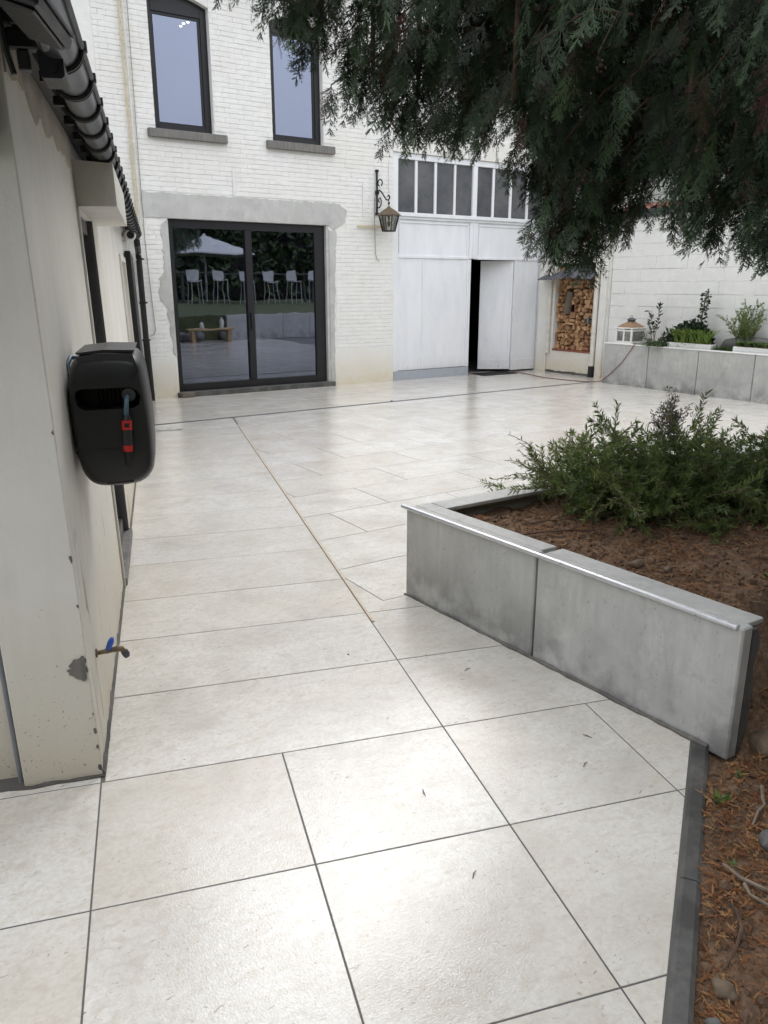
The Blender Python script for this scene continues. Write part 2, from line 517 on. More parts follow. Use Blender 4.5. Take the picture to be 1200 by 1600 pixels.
class MB:
    def __init__(s):
        s.v = []; s.f = []

    def add(s, vs, fs):
        b = len(s.v)
        s.v += [tuple(v) for v in vs]
        s.f += [tuple(i + b for i in f) for f in fs]
        return s

    def box(s, x0, x1, y0, y1, z0, z1, bev=0.0):
        if x0 > x1: x0, x1 = x1, x0
        if y0 > y1: y0, y1 = y1, y0
        if z0 > z1: z0, z1 = z1, z0
        if bev <= 0:
            vs = [(x, y, z) for z in (z0, z1) for y in (y0, y1) for x in (x0, x1)]
            fs = [(0, 2, 3, 1), (4, 5, 7, 6), (0, 1, 5, 4), (2, 6, 7, 3), (0, 4, 6, 2), (1, 3, 7, 5)]
            return s.add(vs, fs)
        bm = bmesh.new()
        bmesh.ops.create_cube(bm, size=1)
        for v in bm.verts:
            v.co = ((x0 + x1) / 2 + v.co.x * (x1 - x0), (y0 + y1) / 2 + v.co.y * (y1 - y0), (z0 + z1) / 2 + v.co.z * (z1 - z0))
        bmesh.ops.bevel(bm, geom=bm.edges[:], offset=bev, segments=1, affect='EDGES')
        bm.verts.index_update()
        s.add([v.co[:] for v in bm.verts], [[v.index for v in f.verts] for f in bm.faces])
        bm.free()
        return s

    def prism(s, poly, axis, a0, a1):
        """poly: list of 2D points; extruded along axis 0/1/2 between a0 and a1"""
        def P(p, a):
            if axis == 0: return (a, p[0], p[1])
            if axis == 1: return (p[0], a, p[1])
            return (p[0], p[1], a)
        n = len(poly)
        vs = [P(p, a0) for p in poly] + [P(p, a1) for p in poly]
        fs = [tuple(range(n))[::-1], tuple(range(n, 2 * n))]
        fs += [(i, (i + 1) % n, (i + 1) % n + n, i + n) for i in range(n)]
        return s.add(vs, fs)

    def tube(s, pts, r, n=8, cap=True, squash=1.0):
        pts = [Vector(p) for p in pts]
        rr = r if hasattr(r, '__len__') else [r] * len(pts)
        rings = []
        up0 = None
        for i, p in enumerate(pts):
            t = (pts[min(i + 1, len(pts) - 1)] - pts[max(i - 1, 0)])
            if t.length < 1e-9: t = Vector((0, 0, 1))
            t.normalize()
            if up0 is None:
                up0 = Vector((0, 0, 1)) if abs(t.z) < 0.9 else Vector((1, 0, 0))
            a = up0 - t * up0.dot(t)
            if a.length < 1e-6: a = t.orthogonal()
            a.normalize(); up0 = a
            b = t.cross(a)
            rings.append([p + (a * math.cos(2 * math.pi * k / n) * squash + b * math.sin(2 * math.pi * k / n)) * rr[i] for k in range(n)])
        vs = [v[:] for rg in rings for v in rg]
        fs = []
        for i in range(len(pts) - 1):
            for k in range(n):
                fs.append((i * n + k, i * n + (k + 1) % n, (i + 1) * n + (k + 1) % n, (i + 1) * n + k))
        if cap:
            fs.append(tuple(range(n))[::-1])
            fs.append(tuple((len(pts) - 1) * n + k for k in range(n)))
        return s.add(vs, fs)

    def lathe(s, prof, cx, cy, n=16, rot=0.0):
        vs = []
        for r, z in prof:
            for k in range(n):
                a = 2 * math.pi * k / n + rot
                vs.append((cx + r * math.cos(a), cy + r * math.sin(a), z))
        fs = []
        for i in range(len(prof) - 1):
            for k in range(n):
                fs.append((i * n + k, i * n + (k + 1) % n, (i + 1) * n + (k + 1) % n, (i + 1) * n + k))
        fs.append(tuple(range(n))[::-1])
        fs.append(tuple((len(prof) - 1) * n + k for k in range(n)))
        return s.add(vs, fs)

    def slant(s):
        """the near planter's long side runs a little askew of the courtyard"""
        s.v = [(x + (3.235 - y) * 0.0459 - 0.008, y, z) for x, y, z in s.v]
        return s

    def build(s, name, mat, parent=None, smooth=False, kind=None, label=None):
        o_ = org(parent)
        me = bpy.data.meshes.new(name)
        me.from_pydata([(v[0] - o_.x, v[1] - o_.y, v[2] - o_.z) for v in s.v], [], s.f)
        bm = bmesh.new(); bm.from_mesh(me)
        bmesh.ops.recalc_face_normals(bm, faces=bm.faces)
        bm.to_mesh(me); bm.free()
        me.materials.append(mat)
        if smooth:
            me.polygons.foreach_set('use_smooth', [True] * len(me.polygons))
            try:
                me.set_sharp_from_angle(angle=R(40))
            except Exception:
                pass
        o = bpy.data.objects.new(name, me)
        link(o, parent)
        if kind: o['kind'] = kind
        if label: o['label'] = label
        return o


def np_mesh(name, V, F, mat, tint=None):
    """V (n,3), F (m,3 or 4) numpy arrays -> mesh"""
    me = bpy.data.meshes.new(name)
    k = F.shape[1]
    me.vertices.add(len(V)); me.vertices.foreach_set('co', V.astype(np.float32).ravel())
    me.loops.add(F.size); me.loops.foreach_set('vertex_index', F.astype(np.int32).ravel())
    me.polygons.add(len(F)); me.polygons.foreach_set('loop_start', np.arange(0, F.size, k, dtype=np.int32))
    me.update(calc_edges=True)
    me.polygons.foreach_set('use_smooth', [False] * len(F))
    me.materials.append(mat)
    if tint is not None:
        at = me.attributes.new('tint', 'FLOAT', 'POINT')
        at.data.foreach_set('value', np.asarray(tint, dtype=np.float32))
    return me


def np_obj(name, me, parent=None, kind=None, loc=None):
    o = bpy.data.objects.new(name, me)
    link(o, parent)
    if kind: o['kind'] = kind
    if loc is not None: o.location = loc
    return o


def scatter(base_list, mats, choice, tints):
    """join many transformed copies of small triangle meshes"""
    Vs, Fs, Ts = [], [], []
    off = 0
    for bi, (bv, bf) in enumerate(base_list):
        idx = np.nonzero(choice == bi)[0]
        if len(idx) == 0: continue
        Ms = mats[idx]
        v = np.einsum('nij,vj->nvi', Ms[:, :3, :3], bv) + Ms[:, None, :3, 3]
        f = bf[None] + (np.arange(len(idx)) * len(bv))[:, None, None] + off
        Vs.append(v.reshape(-1, 3)); Fs.append(f.reshape(-1, bf.shape[1]))
        Ts.append(np.repeat(tints[idx], len(bv)))
        off += len(idx) * len(bv)
    return np.concatenate(Vs), np.concatenate(Fs), np.concatenate(Ts)


def frame(dirv, side, scale, pos):
    """matrix with local -Z along dirv, local X along side (orthogonalised)"""
    z = -np.asarray(dirv, float); z /= np.linalg.norm(z)
    x = np.asarray(side, float); x = x - z * (x @ z)
    nx = np.linalg.norm(x)
    if nx < 1e-5:
        x = np.array([1.0, 0, 0]) - z * z[0]; nx = np.linalg.norm(x)
    x /= nx
    y = np.cross(z, x)
    m = np.eye(4)
    m[:3, 0] = x * scale; m[:3, 1] = y * scale; m[:3, 2] = z * scale; m[:3, 3] = pos
    return m


def clip(poly, p, n):
    """keep the part of a 2D polygon on the side where (q-p).n >= 0"""
    out = []
    for i in range(len(poly)):
        a, b = poly[i], poly[(i + 1) % len(poly)]
        da = (a[0] - p[0]) * n[0] + (a[1] - p[1]) * n[1]
        db = (b[0] - p[0]) * n[0] + (b[1] - p[1]) * n[1]
        if da >= 0: out.append(a)
        if (da >= 0) != (db >= 0):
            t = da / (da - db)
            out.append((a[0] + (b[0] - a[0]) * t, a[1] + (b[1] - a[1]) * t))
    return out


def inset(poly, d):
    """shrink a convex CCW polygon by d"""
    q = list(poly)
    for i in range(len(poly)):
        a, b = poly[i], poly[(i + 1) % len(poly)]
        e = (b[0] - a[0], b[1] - a[1]); L = math.hypot(*e)
        if L < 1e-6: continue
        n = (-e[1] / L, e[0] / L)
        q = clip(q, (a[0] + n[0] * d, a[1] + n[1] * d), n)
        if len(q) < 3: return []
    return q


def area(poly):
    return 0.5 * sum(poly[i][0] * poly[(i + 1) % len(poly)][1] - poly[(i + 1) % len(poly)][0] * poly[i][1] for i in range(len(poly)))


# ------------------------------------------------------------------ frames of reference
TH = R(16.6618)
UX = (math.cos(TH), -math.sin(TH))            # across the garden path
UY = (math.sin(TH), math.cos(TH))             # along the garden path
def P2(a, b): return (UX[0] * a + UY[0] * b, UX[1] * a + UY[1] * b)
LA = Vector((0.4699, 2.4703, 0.0))            # foot of the left house's corner
LD = Vector((0.30261, 0.95311, 0.0)); LN = Vector((0.95286, -0.30254, 0.022888)); LU = Vector((-0.021815, 0.006926, 0.999738))
ML = Matrix(((LN.x, LD.x, LU.x, LA.x), (LN.y, LD.y, LU.y, LA.y), (LN.z, LD.z, LU.z, LA.z), (0, 0, 0, 1)))
def lw(n, s, z): return LA + LN * n + LD * s + LU * z
YF = 11.42                                    # house front
XS = 11.0                                     # side wall of the courtyard

# ================================================================== GROUND
MB().add([(-60, -60, -0.10), (60, -60, -0.10), (60, 60, -0.10), (-60, 60, -0.10)], [(0, 1, 2, 3)]).build('ground', M['lawn'], kind='structure')

# ------------------------------------------------------------------ patio with its tiles
patio_pts = [(-3.2, -3.0), (0.55, -3.0), (0.55, 0.285), (2.36, 1.48), (2.36, 3.0), (6.35, 3.0), (6.35, -0.1), (18, -0.1), (18, 3.4), (11.4, 3.4), (11.4, 13.5), (2.6, 13.5), (0.0, 4.4), (-3.2, 4.4)]
patio = bpy.data.objects.new('patio', None); COL.objects.link(patio); patio['kind'] = 'structure'; ORG[patio.name] = Vector((0, 0, 0))
MB().prism(patio_pts, 2, -0.09, -0.0016).build('mortar_bed', M['grout'], patio)
tile_n = 0


def tile(poly, j=0.0026, mat=None, dz=0.0, raw=False):
    global tile_n
    if len(poly) < 3: return
    if area(poly) < 0: poly = poly[::-1]
    q = poly if raw else inset(poly, j)
    if len(q) < 3 or area(q) < 0.00008: return
    # drop double points
    r = [q[i] for i in range(len(q)) if math.hypot(q[i][0] - q[i - 1][0], q[i][1] - q[i - 1][1]) > 0.003]
    t = list(r) if raw else inset(r, 0.0011)
    t = [t[i] for i in range(len(t)) if math.hypot(t[i][0] - t[i - 1][0], t[i][1] - t[i - 1][1]) > 0.001]
    if len(t) != len(r): t = [(p[0], p[1]) for p in r]
    n = len(r)
    dz += rnd.uniform(-0.0003, 0.0003)
    tx, ty = rnd.uniform(-0.0006, 0.0006), rnd.uniform(-0.0006, 0.0006)
    cx = sum(p[0] for p in r) / n; cy = sum(p[1] for p in r) / n
    h = lambda p: dz + (p[0] - cx) * tx + (p[1] - cy) * ty
    vs = [(p[0] - cx, p[1] - cy, -0.02) for p in r] + [(p[0] - cx, p[1] - cy, h(p) - 0.0009) for p in r] + [(p[0] - cx, p[1] - cy, h(p)) for p in t]
    fs = [tuple(range(2 * n, 3 * n))]
    for i in range(n):
        k = (i + 1) % n
        fs += [(i, k, k + n, i + n), (i + n, k + n, k + 2 * n, i + 2 * n)]
    me = bpy.data.meshes.new('tile'); me.from_pydata(vs, [], fs); me.materials.append(mat or M['tile'])
    o = bpy.data.objects.new('tile', me); link(o, patio); o.location = (cx, cy, 0)
    tile_n += 1


KERB_P, KERB_D = (2.28, 1.47), (-1.0, -0.662)
kl = math.hypot(*KERB_D); KERB_D = (KERB_D[0] / kl, KERB_D[1] / kl)
KERB_N = (KERB_D[1], -KERB_D[0])                 # towards the path
if KERB_N[0] > 0: KERB_N = (-KERB_N[0], -KERB_N[1])
wallp = (LA.x + LN.x * 0.006, LA.y + LN.y * 0.006)
DRP, DRN = (2.763, 9.24), (-0.0227, 0.99974)


def path_poly(a0, a1, b0, b1):
    p = [P2(a0, b0), P2(a1, b0), P2(a1, b1), P2(a0, b1)]
    p = clip(p, KERB_P, KERB_N)
    if len(p) < 3: return []
    p = clip(p, (2.258, 3.235), (-1, -0.0459))
    return p


rows = [-3.4, -2.8, -2.2, -1.6, -1.0, -0.40, 0.05, 0.645, 1.252, 1.862, 2.446, 3.02, 3.56, 4.06, 4.62, 5.14, 5.67, 6.17, 6.70, 7.2, 7.70, 8.22, 8.75, 9.24, 9.9]
cols = [-2.7, -2.09, -1.48, -0.872, -0.263, 0.347, 0.957, 1.562, 2.17, 2.8]
for i in range(len(rows) - 1):
    b0, b1 = rows[i], rows[i + 1]
    if b1 < 2.5:
        for k in range(len(cols) - 1):
            tile(path_poly(cols[k], cols[k + 1], b0, b1))
    else:
        p = [P2(-0.6, b0), P2(0.957, b0), P2(0.957, b1), P2(-0.6, b1)]
        p = clip(p, wallp, (LN.x, LN.y))
        tile(clip(p, (DRP[0] - DRN[0] * 0.028, DRP[1] - DRN[1] * 0.028), (-DRN[0], -DRN[1])))
        if b0 < 3.1:
            tile(path_poly(0.957, 2.6, b0, b1))
# strip of tile in front of the left house's end wall
tile([P2(-2.7, 2.446), P2(-0.263, 2.446), P2(-0.263, 2.486), P2(-2.7, 2.486)])
tile([(1.942, 3.138), (2.260, 3.043), (2.260, 3.216), (2.096, 3.216), (2.096, 3.655)], raw=True)
# courtyard, half bond, parallel to the house
SN = UX                                           # normal of the joint strip, pointing right
for k in range(-7, 20):
    y0 = 3.22 + 0.535 * k; y1 = y0 + 0.535
    if y0 > YF + 0.6: continue
    x = 2.67 - 1.07 * 10 + (0.535 if k % 2 else 0.0)
    while x < 12.6:
        p = [(x, y0), (x + 1.07, y0), (x + 1.07, y1), (x, y1)]
        if k < 0:
            p = clip(p, (6.34, 0), (1, 0))
        if len(p) > 2 and k == 0: p = clip(p, (2.101, 0), (1, 0))
        if len(p) > 2 and y1 > 9.0:                # keep off the left house
            p = clip(p, wallp, (LN.x, LN.y))
        if len(p) > 2: p = clip(p, (11.4 if y1 > 9.4 else 10.6, 0), (-1, 0))
        for sgn in (1, -1):                        # the slot drain runs through the last rows
            q = clip(p, (DRP[0] + DRN[0] * 0.028 * sgn, DRP[1] + DRN[1] * 0.028 * sgn), (DRN[0] * sgn, DRN[1] * sgn)) if len(p) > 2 else []
            if len(q) > 2 and sgn < 0: q = clip(q, P2(0.972, 0), SN)
            if len(q) < 3: continue
            if y1 > YF - 0.2:
                for (xa, xb, lim_y) in ((-5, 9.33, YF + 0.0), (9.33, 12.7, YF + 0.3)):
                    r = clip(q, (xa, 0), (1, 0)); r = clip(r, (xb, 0), (-1, 0)) if len(r) > 2 else []
                    r = clip(r, (0, lim_y), (0, -1)) if len(r) > 2 else []
                    if len(r) > 2: tile(r, 0.0036)
            else:
                tile(q, 0.0036)
        x += 1.07
# beige joint profile
sp = [P2(0.9575, 3.44), P2(0.9715, 3.44), P2(0.9715, 9.40), P2(0.9575, 9.40)]
o = MB().prism(sp, 2, -0.01, 0.006).build('joint_profile', M['trim_beige'])
tag(o, 'thin beige joint profile laid along the path tiles', 'floor profile')

# slot drain
t = thing('slot_drain', (6.7, 9.33, 0), 'long dark slot drain crossing the tiled courtyard', 'drain')
dx = Vector((0.99974, 0.0227, 0)); dn = Vector((-0.0227, 0.99974, 0)); d0 = Vector((2.72, 9.239, 0)); DL = 7.78
def dpt(u, w, z): return (d0 + dx * u + dn * w + Vector((0, 0, z)))[:]
mb = MB()
for w0, w1, z in ((-0.027, -0.017, 0.002), (0.017, 0.027, 0.002), (-0.017, 0.017, -0.03)):
    mb.add([dpt(0, w0, -0.05), dpt(DL, w0, -0.05), dpt(DL, w1, -0.05), dpt(0, w1, -0.05), dpt(0, w0, z), dpt(DL, w0, z), dpt(DL, w1, z), dpt(0, w1, z)],
           [(0, 3, 2, 1), (4, 5, 6, 7), (0, 1, 5, 4), (1, 2, 6, 5), (2, 3, 7, 6), (3, 0, 4, 7)])
mb.build('channel', M['zinc_dark'], t)
mb = MB()
n = int(DL / 0.035)
for i in range(n):
    u = i * 0.035 + 0.005
    mb.add([dpt(u, -0.017, -0.012), dpt(u + 0.017, -0.017, -0.012), dpt(u + 0.017, 0.017, -0.012), dpt(u, 0.017, -0.012),
            dpt(u, -0.017, 0.001), dpt(u + 0.017, -0.017, 0.001), dpt(u + 0.017, 0.017, 0.001), dpt(u, 0.017, 0.001)],
           [(4, 5, 6, 7), (0, 1, 5, 4), (1, 2, 6, 5), (2, 3, 7, 6), (3, 0, 4, 7)])
mb.build('grating', M['grey_pipe'], t, kind='stuff')
# little access lid
t = thing('inspection_cover', (2.82, 8.8, 0), 'small rectangular metal inspection lid by the slot drain', 'drain lid')
c4 = [(2.71, 8.96), (2.99, 8.88), (2.94, 8.72), (2.66, 8.80)]
MB().prism(c4, 2, -0.01, 0.003).build('rim', M['alu'], t)
MB().prism(inset(c4 if area(c4) > 0 else c4[::-1], 0.012), 2, -0.005, 0.006).build('plate', M['cement'], t)

# kerb between path and soil
t = thing('concrete_kerb', (1.75, 1.12, 0), 'narrow dark wet concrete kerb edging the path beside the soil', 'kerb')
for a, b in ((-0.02, 0.70), (0.705, 1.75), (1.755, 2.8)):
    mb = MB()
    def kp(u, w, z): return (KERB_P[0] + KERB_D[0] * u - KERB_N[0] * w, KERB_P[1] + KERB_D[1] * u - KERB_N[1] * w, z)
    prof = [(0.004, -0.14), (0.004, -0.002), (0.016, 0.004), (0.05, 0.004), (0.062, -0.008), (0.062, -0.14)]
    n = len(prof)
    vs = [kp(a, w, z) for w, z in prof] + [kp(b, w, z) for w, z in prof]
    fs = [tuple(range(n))[::-1], tuple(range(n, 2 * n))] + [(i, (i + 1) % n, (i + 1) % n + n, i + n) for i in range(n)]
    mb.add(vs, fs).build('kerb_stone', M['concrete_dark'], t)

# ------------------------------------------------------------------ soil of the bed and the ground beside the kerb
def sstep(a, b, x):
    t = max(0.0, min(1.0, (x - a) / (b - a))); return t * t * (3 - 2 * t)


def soil_h(x, y):
    base = sstep(1.34, 1.66, y + 0.08 * (noise.noise((x * 2.1, y * 2.1, 3))))
    xf = 2.254 + (3.235 - y) * 0.0459             # face of the near planter
    base *= sstep(xf + 0.07, xf + 0.14, x)
    h = -0.03 + 0.43 * base
    far = max(0.0, -(x - KERB_P[0]) * KERB_N[0] - (y - KERB_P[1]) * KERB_N[1])
    h += 0.10 * sstep(0.1, 1.6, far) * (1 - base) + 0.05 * base * sstep(2.6, 4.2, x)
    p = (x, y, 0)
    h += 0.028 * noise.noise((x * 3.1, y * 3.1, 1)) + 0.018 * noise.noise((x * 9, y * 9, 2)) + 0.012 * abs(noise.noise((x * 23, y * 23, 5)))
    return h


def soil_grid(x0, x1, y0, y1, st, keep):
    nx = int((x1 - x0) / st) + 1; ny = int((y1 - y0) / st) + 1
    idx = {}; vs = []; fs = []
    def g(i, j):
        if (i, j) not in idx:
            x, y = x0 + i * st, y0 + j * st
            idx[(i, j)] = len(vs); vs.append((x, y, soil_h(x, y)))
        return idx[(i, j)]
    for i in range(nx - 1):
        for j in range(ny - 1):
            x, y = x0 + (i + .5) * st, y0 + (j + .5) * st
            if keep(x, y): fs.append((g(i, j), g(i + 1, j), g(i + 1, j + 1), g(i, j + 1)))
    return vs, fs


def off_kerb(x, y, m=0.04):
    return (x - KERB_P[0]) * KERB_N[0] + (y - KERB_P[1]) * KERB_N[1] < -m


def is_soil(x, y): return (x > 2.30 + (3.235 - y) * 0.0459) or (y < 1.47 and off_kerb(x, y, 0.03))
vs, fs = soil_grid(0.9, 4.4, 0.2, 3.16, 0.02, is_soil)
mb = MB(); mb.v = vs; mb.f = fs
mb.build('garden_soil', M['soil'], smooth=True, kind='structure')
vs, fs = soil_grid(-2.0, 6.2, -4.0, 3.16, 0.10, lambda x, y: is_soil(x, y) and not (0.95 < x < 4.35 and 0.25 < y < 3.2) and x < 6.2)
mb = MB(); mb.v = [(v[0], v[1], v[2] - 0.012) for v in vs]; mb.f = fs
mb.build('bed_soil', M['soil'], smooth=True, kind='structure')

# ================================================================== NEAR PLANTER (concrete L elements)
t = thing('concrete_planter', (2.3, 2.3, 0), 'near raised bed of grey concrete panels with aluminium rail, in front of the shrub', 'planter')
for i, (y0, y1) in enumerate(((3.235, 2.318), (2.305, 1.365))):
    MB().box(2.262, 2.318, y1, y0, -0.02, 0.488, 0.006).slant().build('panel', M['concrete'], t)
    MB().box(2.3185, 2.412, y1 + 0.022, y0, 0.468, 0.488, 0.003).slant().build('coping', M['concrete'], t)
# ragged rear leg of the last panel
mb = MB(); rr = random.Random(3)
mb.box(2.334, 2.362, 1.374, 2.30, -0.02, 0.4675, 0.004)
pl = [(2.368, -0.02)] + [(2.395 + rr.uniform(-0.008, 0.018), -0.02 + 0.05 * k) for k in range(1, 10)] + [(2.368, 0.4675)]
mb.prism([(a, b) for a, b in pl], 1, 1.385, 2.30)
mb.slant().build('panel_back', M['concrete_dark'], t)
for i in range(5):
    x0 = 2.352 + i * 0.79
    MB().box(x0 if i else 2.319, x0 + 0.785, 3.165, 3.235, -0.02, 0.467, 0.006).build('panel', M['concrete'], t)
    MB().box(x0 if i else 2.4125, x0 + 0.785, 3.10, 3.235, 0.4675, 0.488, 0.003).build('coping', M['concrete'], t)
MB().box(6.22, 6.30, -3.0, 3.235, -0.02, 0.478, 0.006).build('panel', M['concrete'], t)
MB().tube([(2.258, 1.385, 0.487), (2.258, 2.3, 0.487), (2.258, 3.262, 0.487)], 0.0115, 12).slant().build('rail', M['alu'], t, smooth=True)
# dark bead of sealant along the foot of the panels
mb = MB(); pts = [(2.258 + rr.uniform(-0.004, 0.002), 3.235 - k * 0.05, 0.0) for k in range(37)]
mb.tube(pts, [0.009 * rr.uniform(0.7, 1.2) * (1 + 0.5 * (k > 14)) for k in range(37)], 6)
mb.slant().build('sealant', M['mortar_dark'], t)

# ================================================================== FAR PLANTER along the side wall
t2 = thing('long_concrete_planter', (10.5, 7.0, 0), 'long grey concrete planter with white edge rail along the block wall', 'planter')
for k in range(6):
    y1 = 9.25 - 0.915 * k; y0 = y1 - 0.905
    MB().box(10.49, 10.57, y0, y1, -0.02, 0.655, 0.006).build('panel', M['concrete'], t2)
MB().box(10.572, 11.05, 9.17, 9.25, -0.02, 0.655, 0.006).build('panel', M['concrete'], t2)
MB().box(10.482, 10.56, 9.258 - 0.915 * 6, 9.258, 0.6555, 0.675, 0.004).build('rail', M['white_metal'], t2)
mb = MB(); mb.prism([(10.575, 0.2), (11.04, 0.2), (11.04, 0.64), (10.8, 0.66), (10.575, 0.63)], 1, 3.78, 9.165)
mb.build('planter_soil', M['soil'], t2)

# ================================================================== WHITE BRICK HOUSE
H = thing('brick_house', (7.3, YF, 0), 'white painted brick house with two upper windows and a white workshop front', 'house')
DX0, DX1, DZ1 = 3.845, 6.42, 2.50
W1 = (3.775, 4.615); W2 = (5.515, 6.365); WZ0, WZ1 = 3.635, 5.34
GX0, GX1, GZ1 = 7.655, 11.09, 3.67
mb = MB()
TK = 0.34
def wall(x0, x1, z0, z1): mb.box(x0, x1, YF, YF + TK, z0, z1)
wall(2.0, DX0, -0.05, WZ0); wall(DX0, DX1, DZ1, WZ0); wall(DX1, GX0, -0.05, WZ0)
wall(2.0, W1[0], WZ0, WZ1); wall(W1[1], W2[0], WZ0, WZ1); wall(W2[1], GX0, WZ0, WZ1)
wall(GX0, 14.0, GZ1, WZ1); wall(2.0, 14.0, WZ1, 6.3); wall(GX1, XS + 1.2, -0.05, GZ1)
mb.build('wall', M['brick'], H)
# pitched roof far above the picture
MB().prism([(YF - 0.4, 6.1), (YF + 5, 8.7), (YF + 10, 6.1), (YF + 10, 6.35), (YF + 5, 8.95), (YF - 0.4, 6.35)], 0, 1.8, 14.2).build('roof', M['red_tile'], H)
# side and back walls closing the house
mb = MB(); mb.box(1.7, 1.995, YF + 0.0, YF + 9.5, -0.05, 6.2); mb.box(14.005, 14.3, YF, YF + 9.5, -0.05, 6.2); mb.box(1.7, 14.3, YF + 9.505, YF + 9.8, -0.05, 6.2)
mb.build('wall', M['plaster'], H)

# plinth, a smooth painted band at the foot
for x0, x1 in ((3.30, DX0 - 0.035), (DX1 + 0.075, GX0 - 0.012)):
    MB().box(x0, x1, YF - 0.012, YF - 0.0005, -0.03, 0.60, 0.004).build('plinth', M['plaster'], H)
# arch infill over the window heads
for (a, b) in (W1, W2):
    pts = [(a, WZ1)] + [(a + (b - a) * k / 8, 5.20 + 0.10 * math.sin(math.pi * k / 8)) for k in range(9)] + [(b, WZ1)]
    MB().prism(pts, 1, YF - 0.004, YF + 0.1).build('arch', M['plaster'], H)
# cement patches round the sliding door
rp = random.Random(11)
def ragged(p0, p1, n, amp):
    out = []
    for k in range(n):
        u = k / n
        out.append((p0[0] + (p1[0] - p0[0]) * u + rp.uniform(-amp, amp), p0[1] + (p1[1] - p0[1]) * u + rp.uniform(-amp, amp)))
    return out
pl = ragged((3.51, 2.50), (3.50, 2.83), 8, 0.012) + ragged((3.50, 2.83), (6.62, 2.825), 60, 0.011) + ragged((6.62, 2.825), (6.75, 2.74), 5, 0.01) + ragged((6.75, 2.74), (6.72, 2.55), 5, 0.012) + ragged((6.72, 2.55), (6.52, 2.44), 6, 0.012) + ragged((6.52, 2.44), (DX1 + 0.004, 2.503), 3, 0.0) + [(DX1 + 0.002, 2.503), (DX0, 2.503)] + ragged((DX0, 2.503), (3.51, 2.50), 9, 0.012)
MB().prism(pl, 1, YF - 0.014, YF - 0.001).build('lintel_patch', M['cement'], H)
pl = [(DX0, 2.49), (DX0, 0.605)] + ragged((DX0 - 0.03, 0.605), (DX0 - 0.10, 1.3), 14, 0.02) + ragged((DX0 - 0.20, 1.4), (DX0 - 0.17, 1.75), 6, 0.02) + ragged((DX0 - 0.09, 1.8), (DX0 - 0.10, 2.49), 12, 0.022)
MB().prism(pl, 1, YF - 0.012, YF - 0.001).build('jamb_patch', M['cement'], H)
pl = [(DX1 + 0.002, 0.0), (DX1 + 0.002, 2.43)] + ragged((DX1 + 0.14, 2.43), (DX1 + 0.11, 1.9), 12, 0.015) + ragged((DX1 + 0.10, 1.9), (DX1 + 0.07, 0.05), 26, 0.012)
MB().prism(pl, 1, YF - 0.013, YF - 0.001).build('jamb_patch', M['cement'], H)

# painted bricks
BR = []
rb = random.Random(5)
for k in range(8):
    vs = []; fs = []
    nx, nz = 4, 2
    for j in range(nz + 1):
        for i in range(nx + 1):
            e = (i in (0, nx)) or (j in (0, nz))
            vs.append((i / nx - 0.5, -0.5 * (0.86 if e else 1.0) + rb.uniform(-0.10, 0.10), j / nz - 0.5 + rb.uniform(-0.05, 0.05)))
    for j in range(nz):
        for i in range(nx):
            a = j * (nx + 1) + i
            fs.append((a, a + 1, a + nx + 2, a + nx + 1))
    ring = [j * (nx + 1) + i for (i, j) in [(0, 0), (1, 0), (2, 0), (3, 0), (4, 0), (4, 1), (4, 2), (3, 2), (2, 2), (1, 2), (0, 2), (0, 1)]]
    bk = []
    for a in ring:
        bk.append(len(vs)); vs.append((vs[a][0] * 1.02, 0.5, vs[a][2] * 1.04))
    for i in range(12):
        fs.append((ring[i], bk[i], bk[(i + 1) % 12], ring[(i + 1) % 12]))
    BR.append((np.array(vs, float), np.array(fs)))
brick_me = [np_mesh('brick', v, f, M['brick']) for v, f in BR]
holes = [(DX0 - 0.11, DX1 + 0.12, -1, 2.50), (3.505, 6.73, 2.47, 2.825), (W1[0], W1[1], WZ0 - 0.005, WZ1), (W2[0], W2[1], WZ0 - 0.005, WZ1),
         (W1[0] - 0.12, W1[1] + 0.17, 3.50, WZ0), (W2[0] - 0.11, W2[1] + 0.18, 3.50, WZ0), (GX0 - 0.02, 20, -1, 4.02), (7.42, 7.66, 3.58, 3.80)]
bricks = []
CH = 0.0640
z = 0.605; c = 0
while z < 5.75:
    segs = [(3.05, 11.1)]
    for h in holes:
        if h[2] < z + CH - 0.006 and h[3] > z + 0.006:
            ns = []
            for a, b in segs:
                if h[0] > a: ns.append((a, min(b, h[0])))
                if h[1] < b: ns.append((max(a, h[1]), b))
            segs = [q for q in ns if q[1] - q[0] > 0.025]
    for a, b in segs:
        x = 3.0 + (0.11 if c % 2 else 0) + (0.02 * math.sin(c * 3.3)) - 0.22
        while x < b:
            half = (c % 3 == 1 and rb.random() < 0.3)
            L = 0.11 if half else 0.22
            x0, x1 = max(x, a), min(x + L, b)
            if x1 - x0 > 0.03:
                bricks.append(((x0 + x1) / 2, z + CH / 2, x1 - x0 - 0.0025, rb.uniform(0.0040, 0.0085)))
            x += L
    z += CH; c += 1
def cam_px(x, y, z):
    """image position (1200 wide) of a point, used only to pick which pieces are the nearest in view"""
    dx, dy, dz = x, y, z - 1.6
    ya, pi_ = R(33.17), R(16.14)
    xr = dx * math.cos(ya) - dy * math.sin(ya)
    fh = dx * math.sin(ya) + dy * math.cos(ya)
    zc = fh * math.cos(pi_) - dz * math.sin(pi_)
    yc = -(fh * math.sin(pi_) + dz * math.cos(pi_))
    if zc < 0.05: return (-9999, -9999, zc)
    return (600 + 1224.86 * xr / zc, 800 + 1224.86 * yc / zc, zc)
def score(b):
    u, v, d = cam_px(b[0], YF, b[1])
    vis = 215 < u < 615 and 2 < v < 590 and not (u > 380 and v < 240 and u - 380 > v * 0.1)
    return (0 if vis else 1, d - b[2] * 3)
order = sorted(range(len(bricks)), key=lambda i: score(bricks[i]))
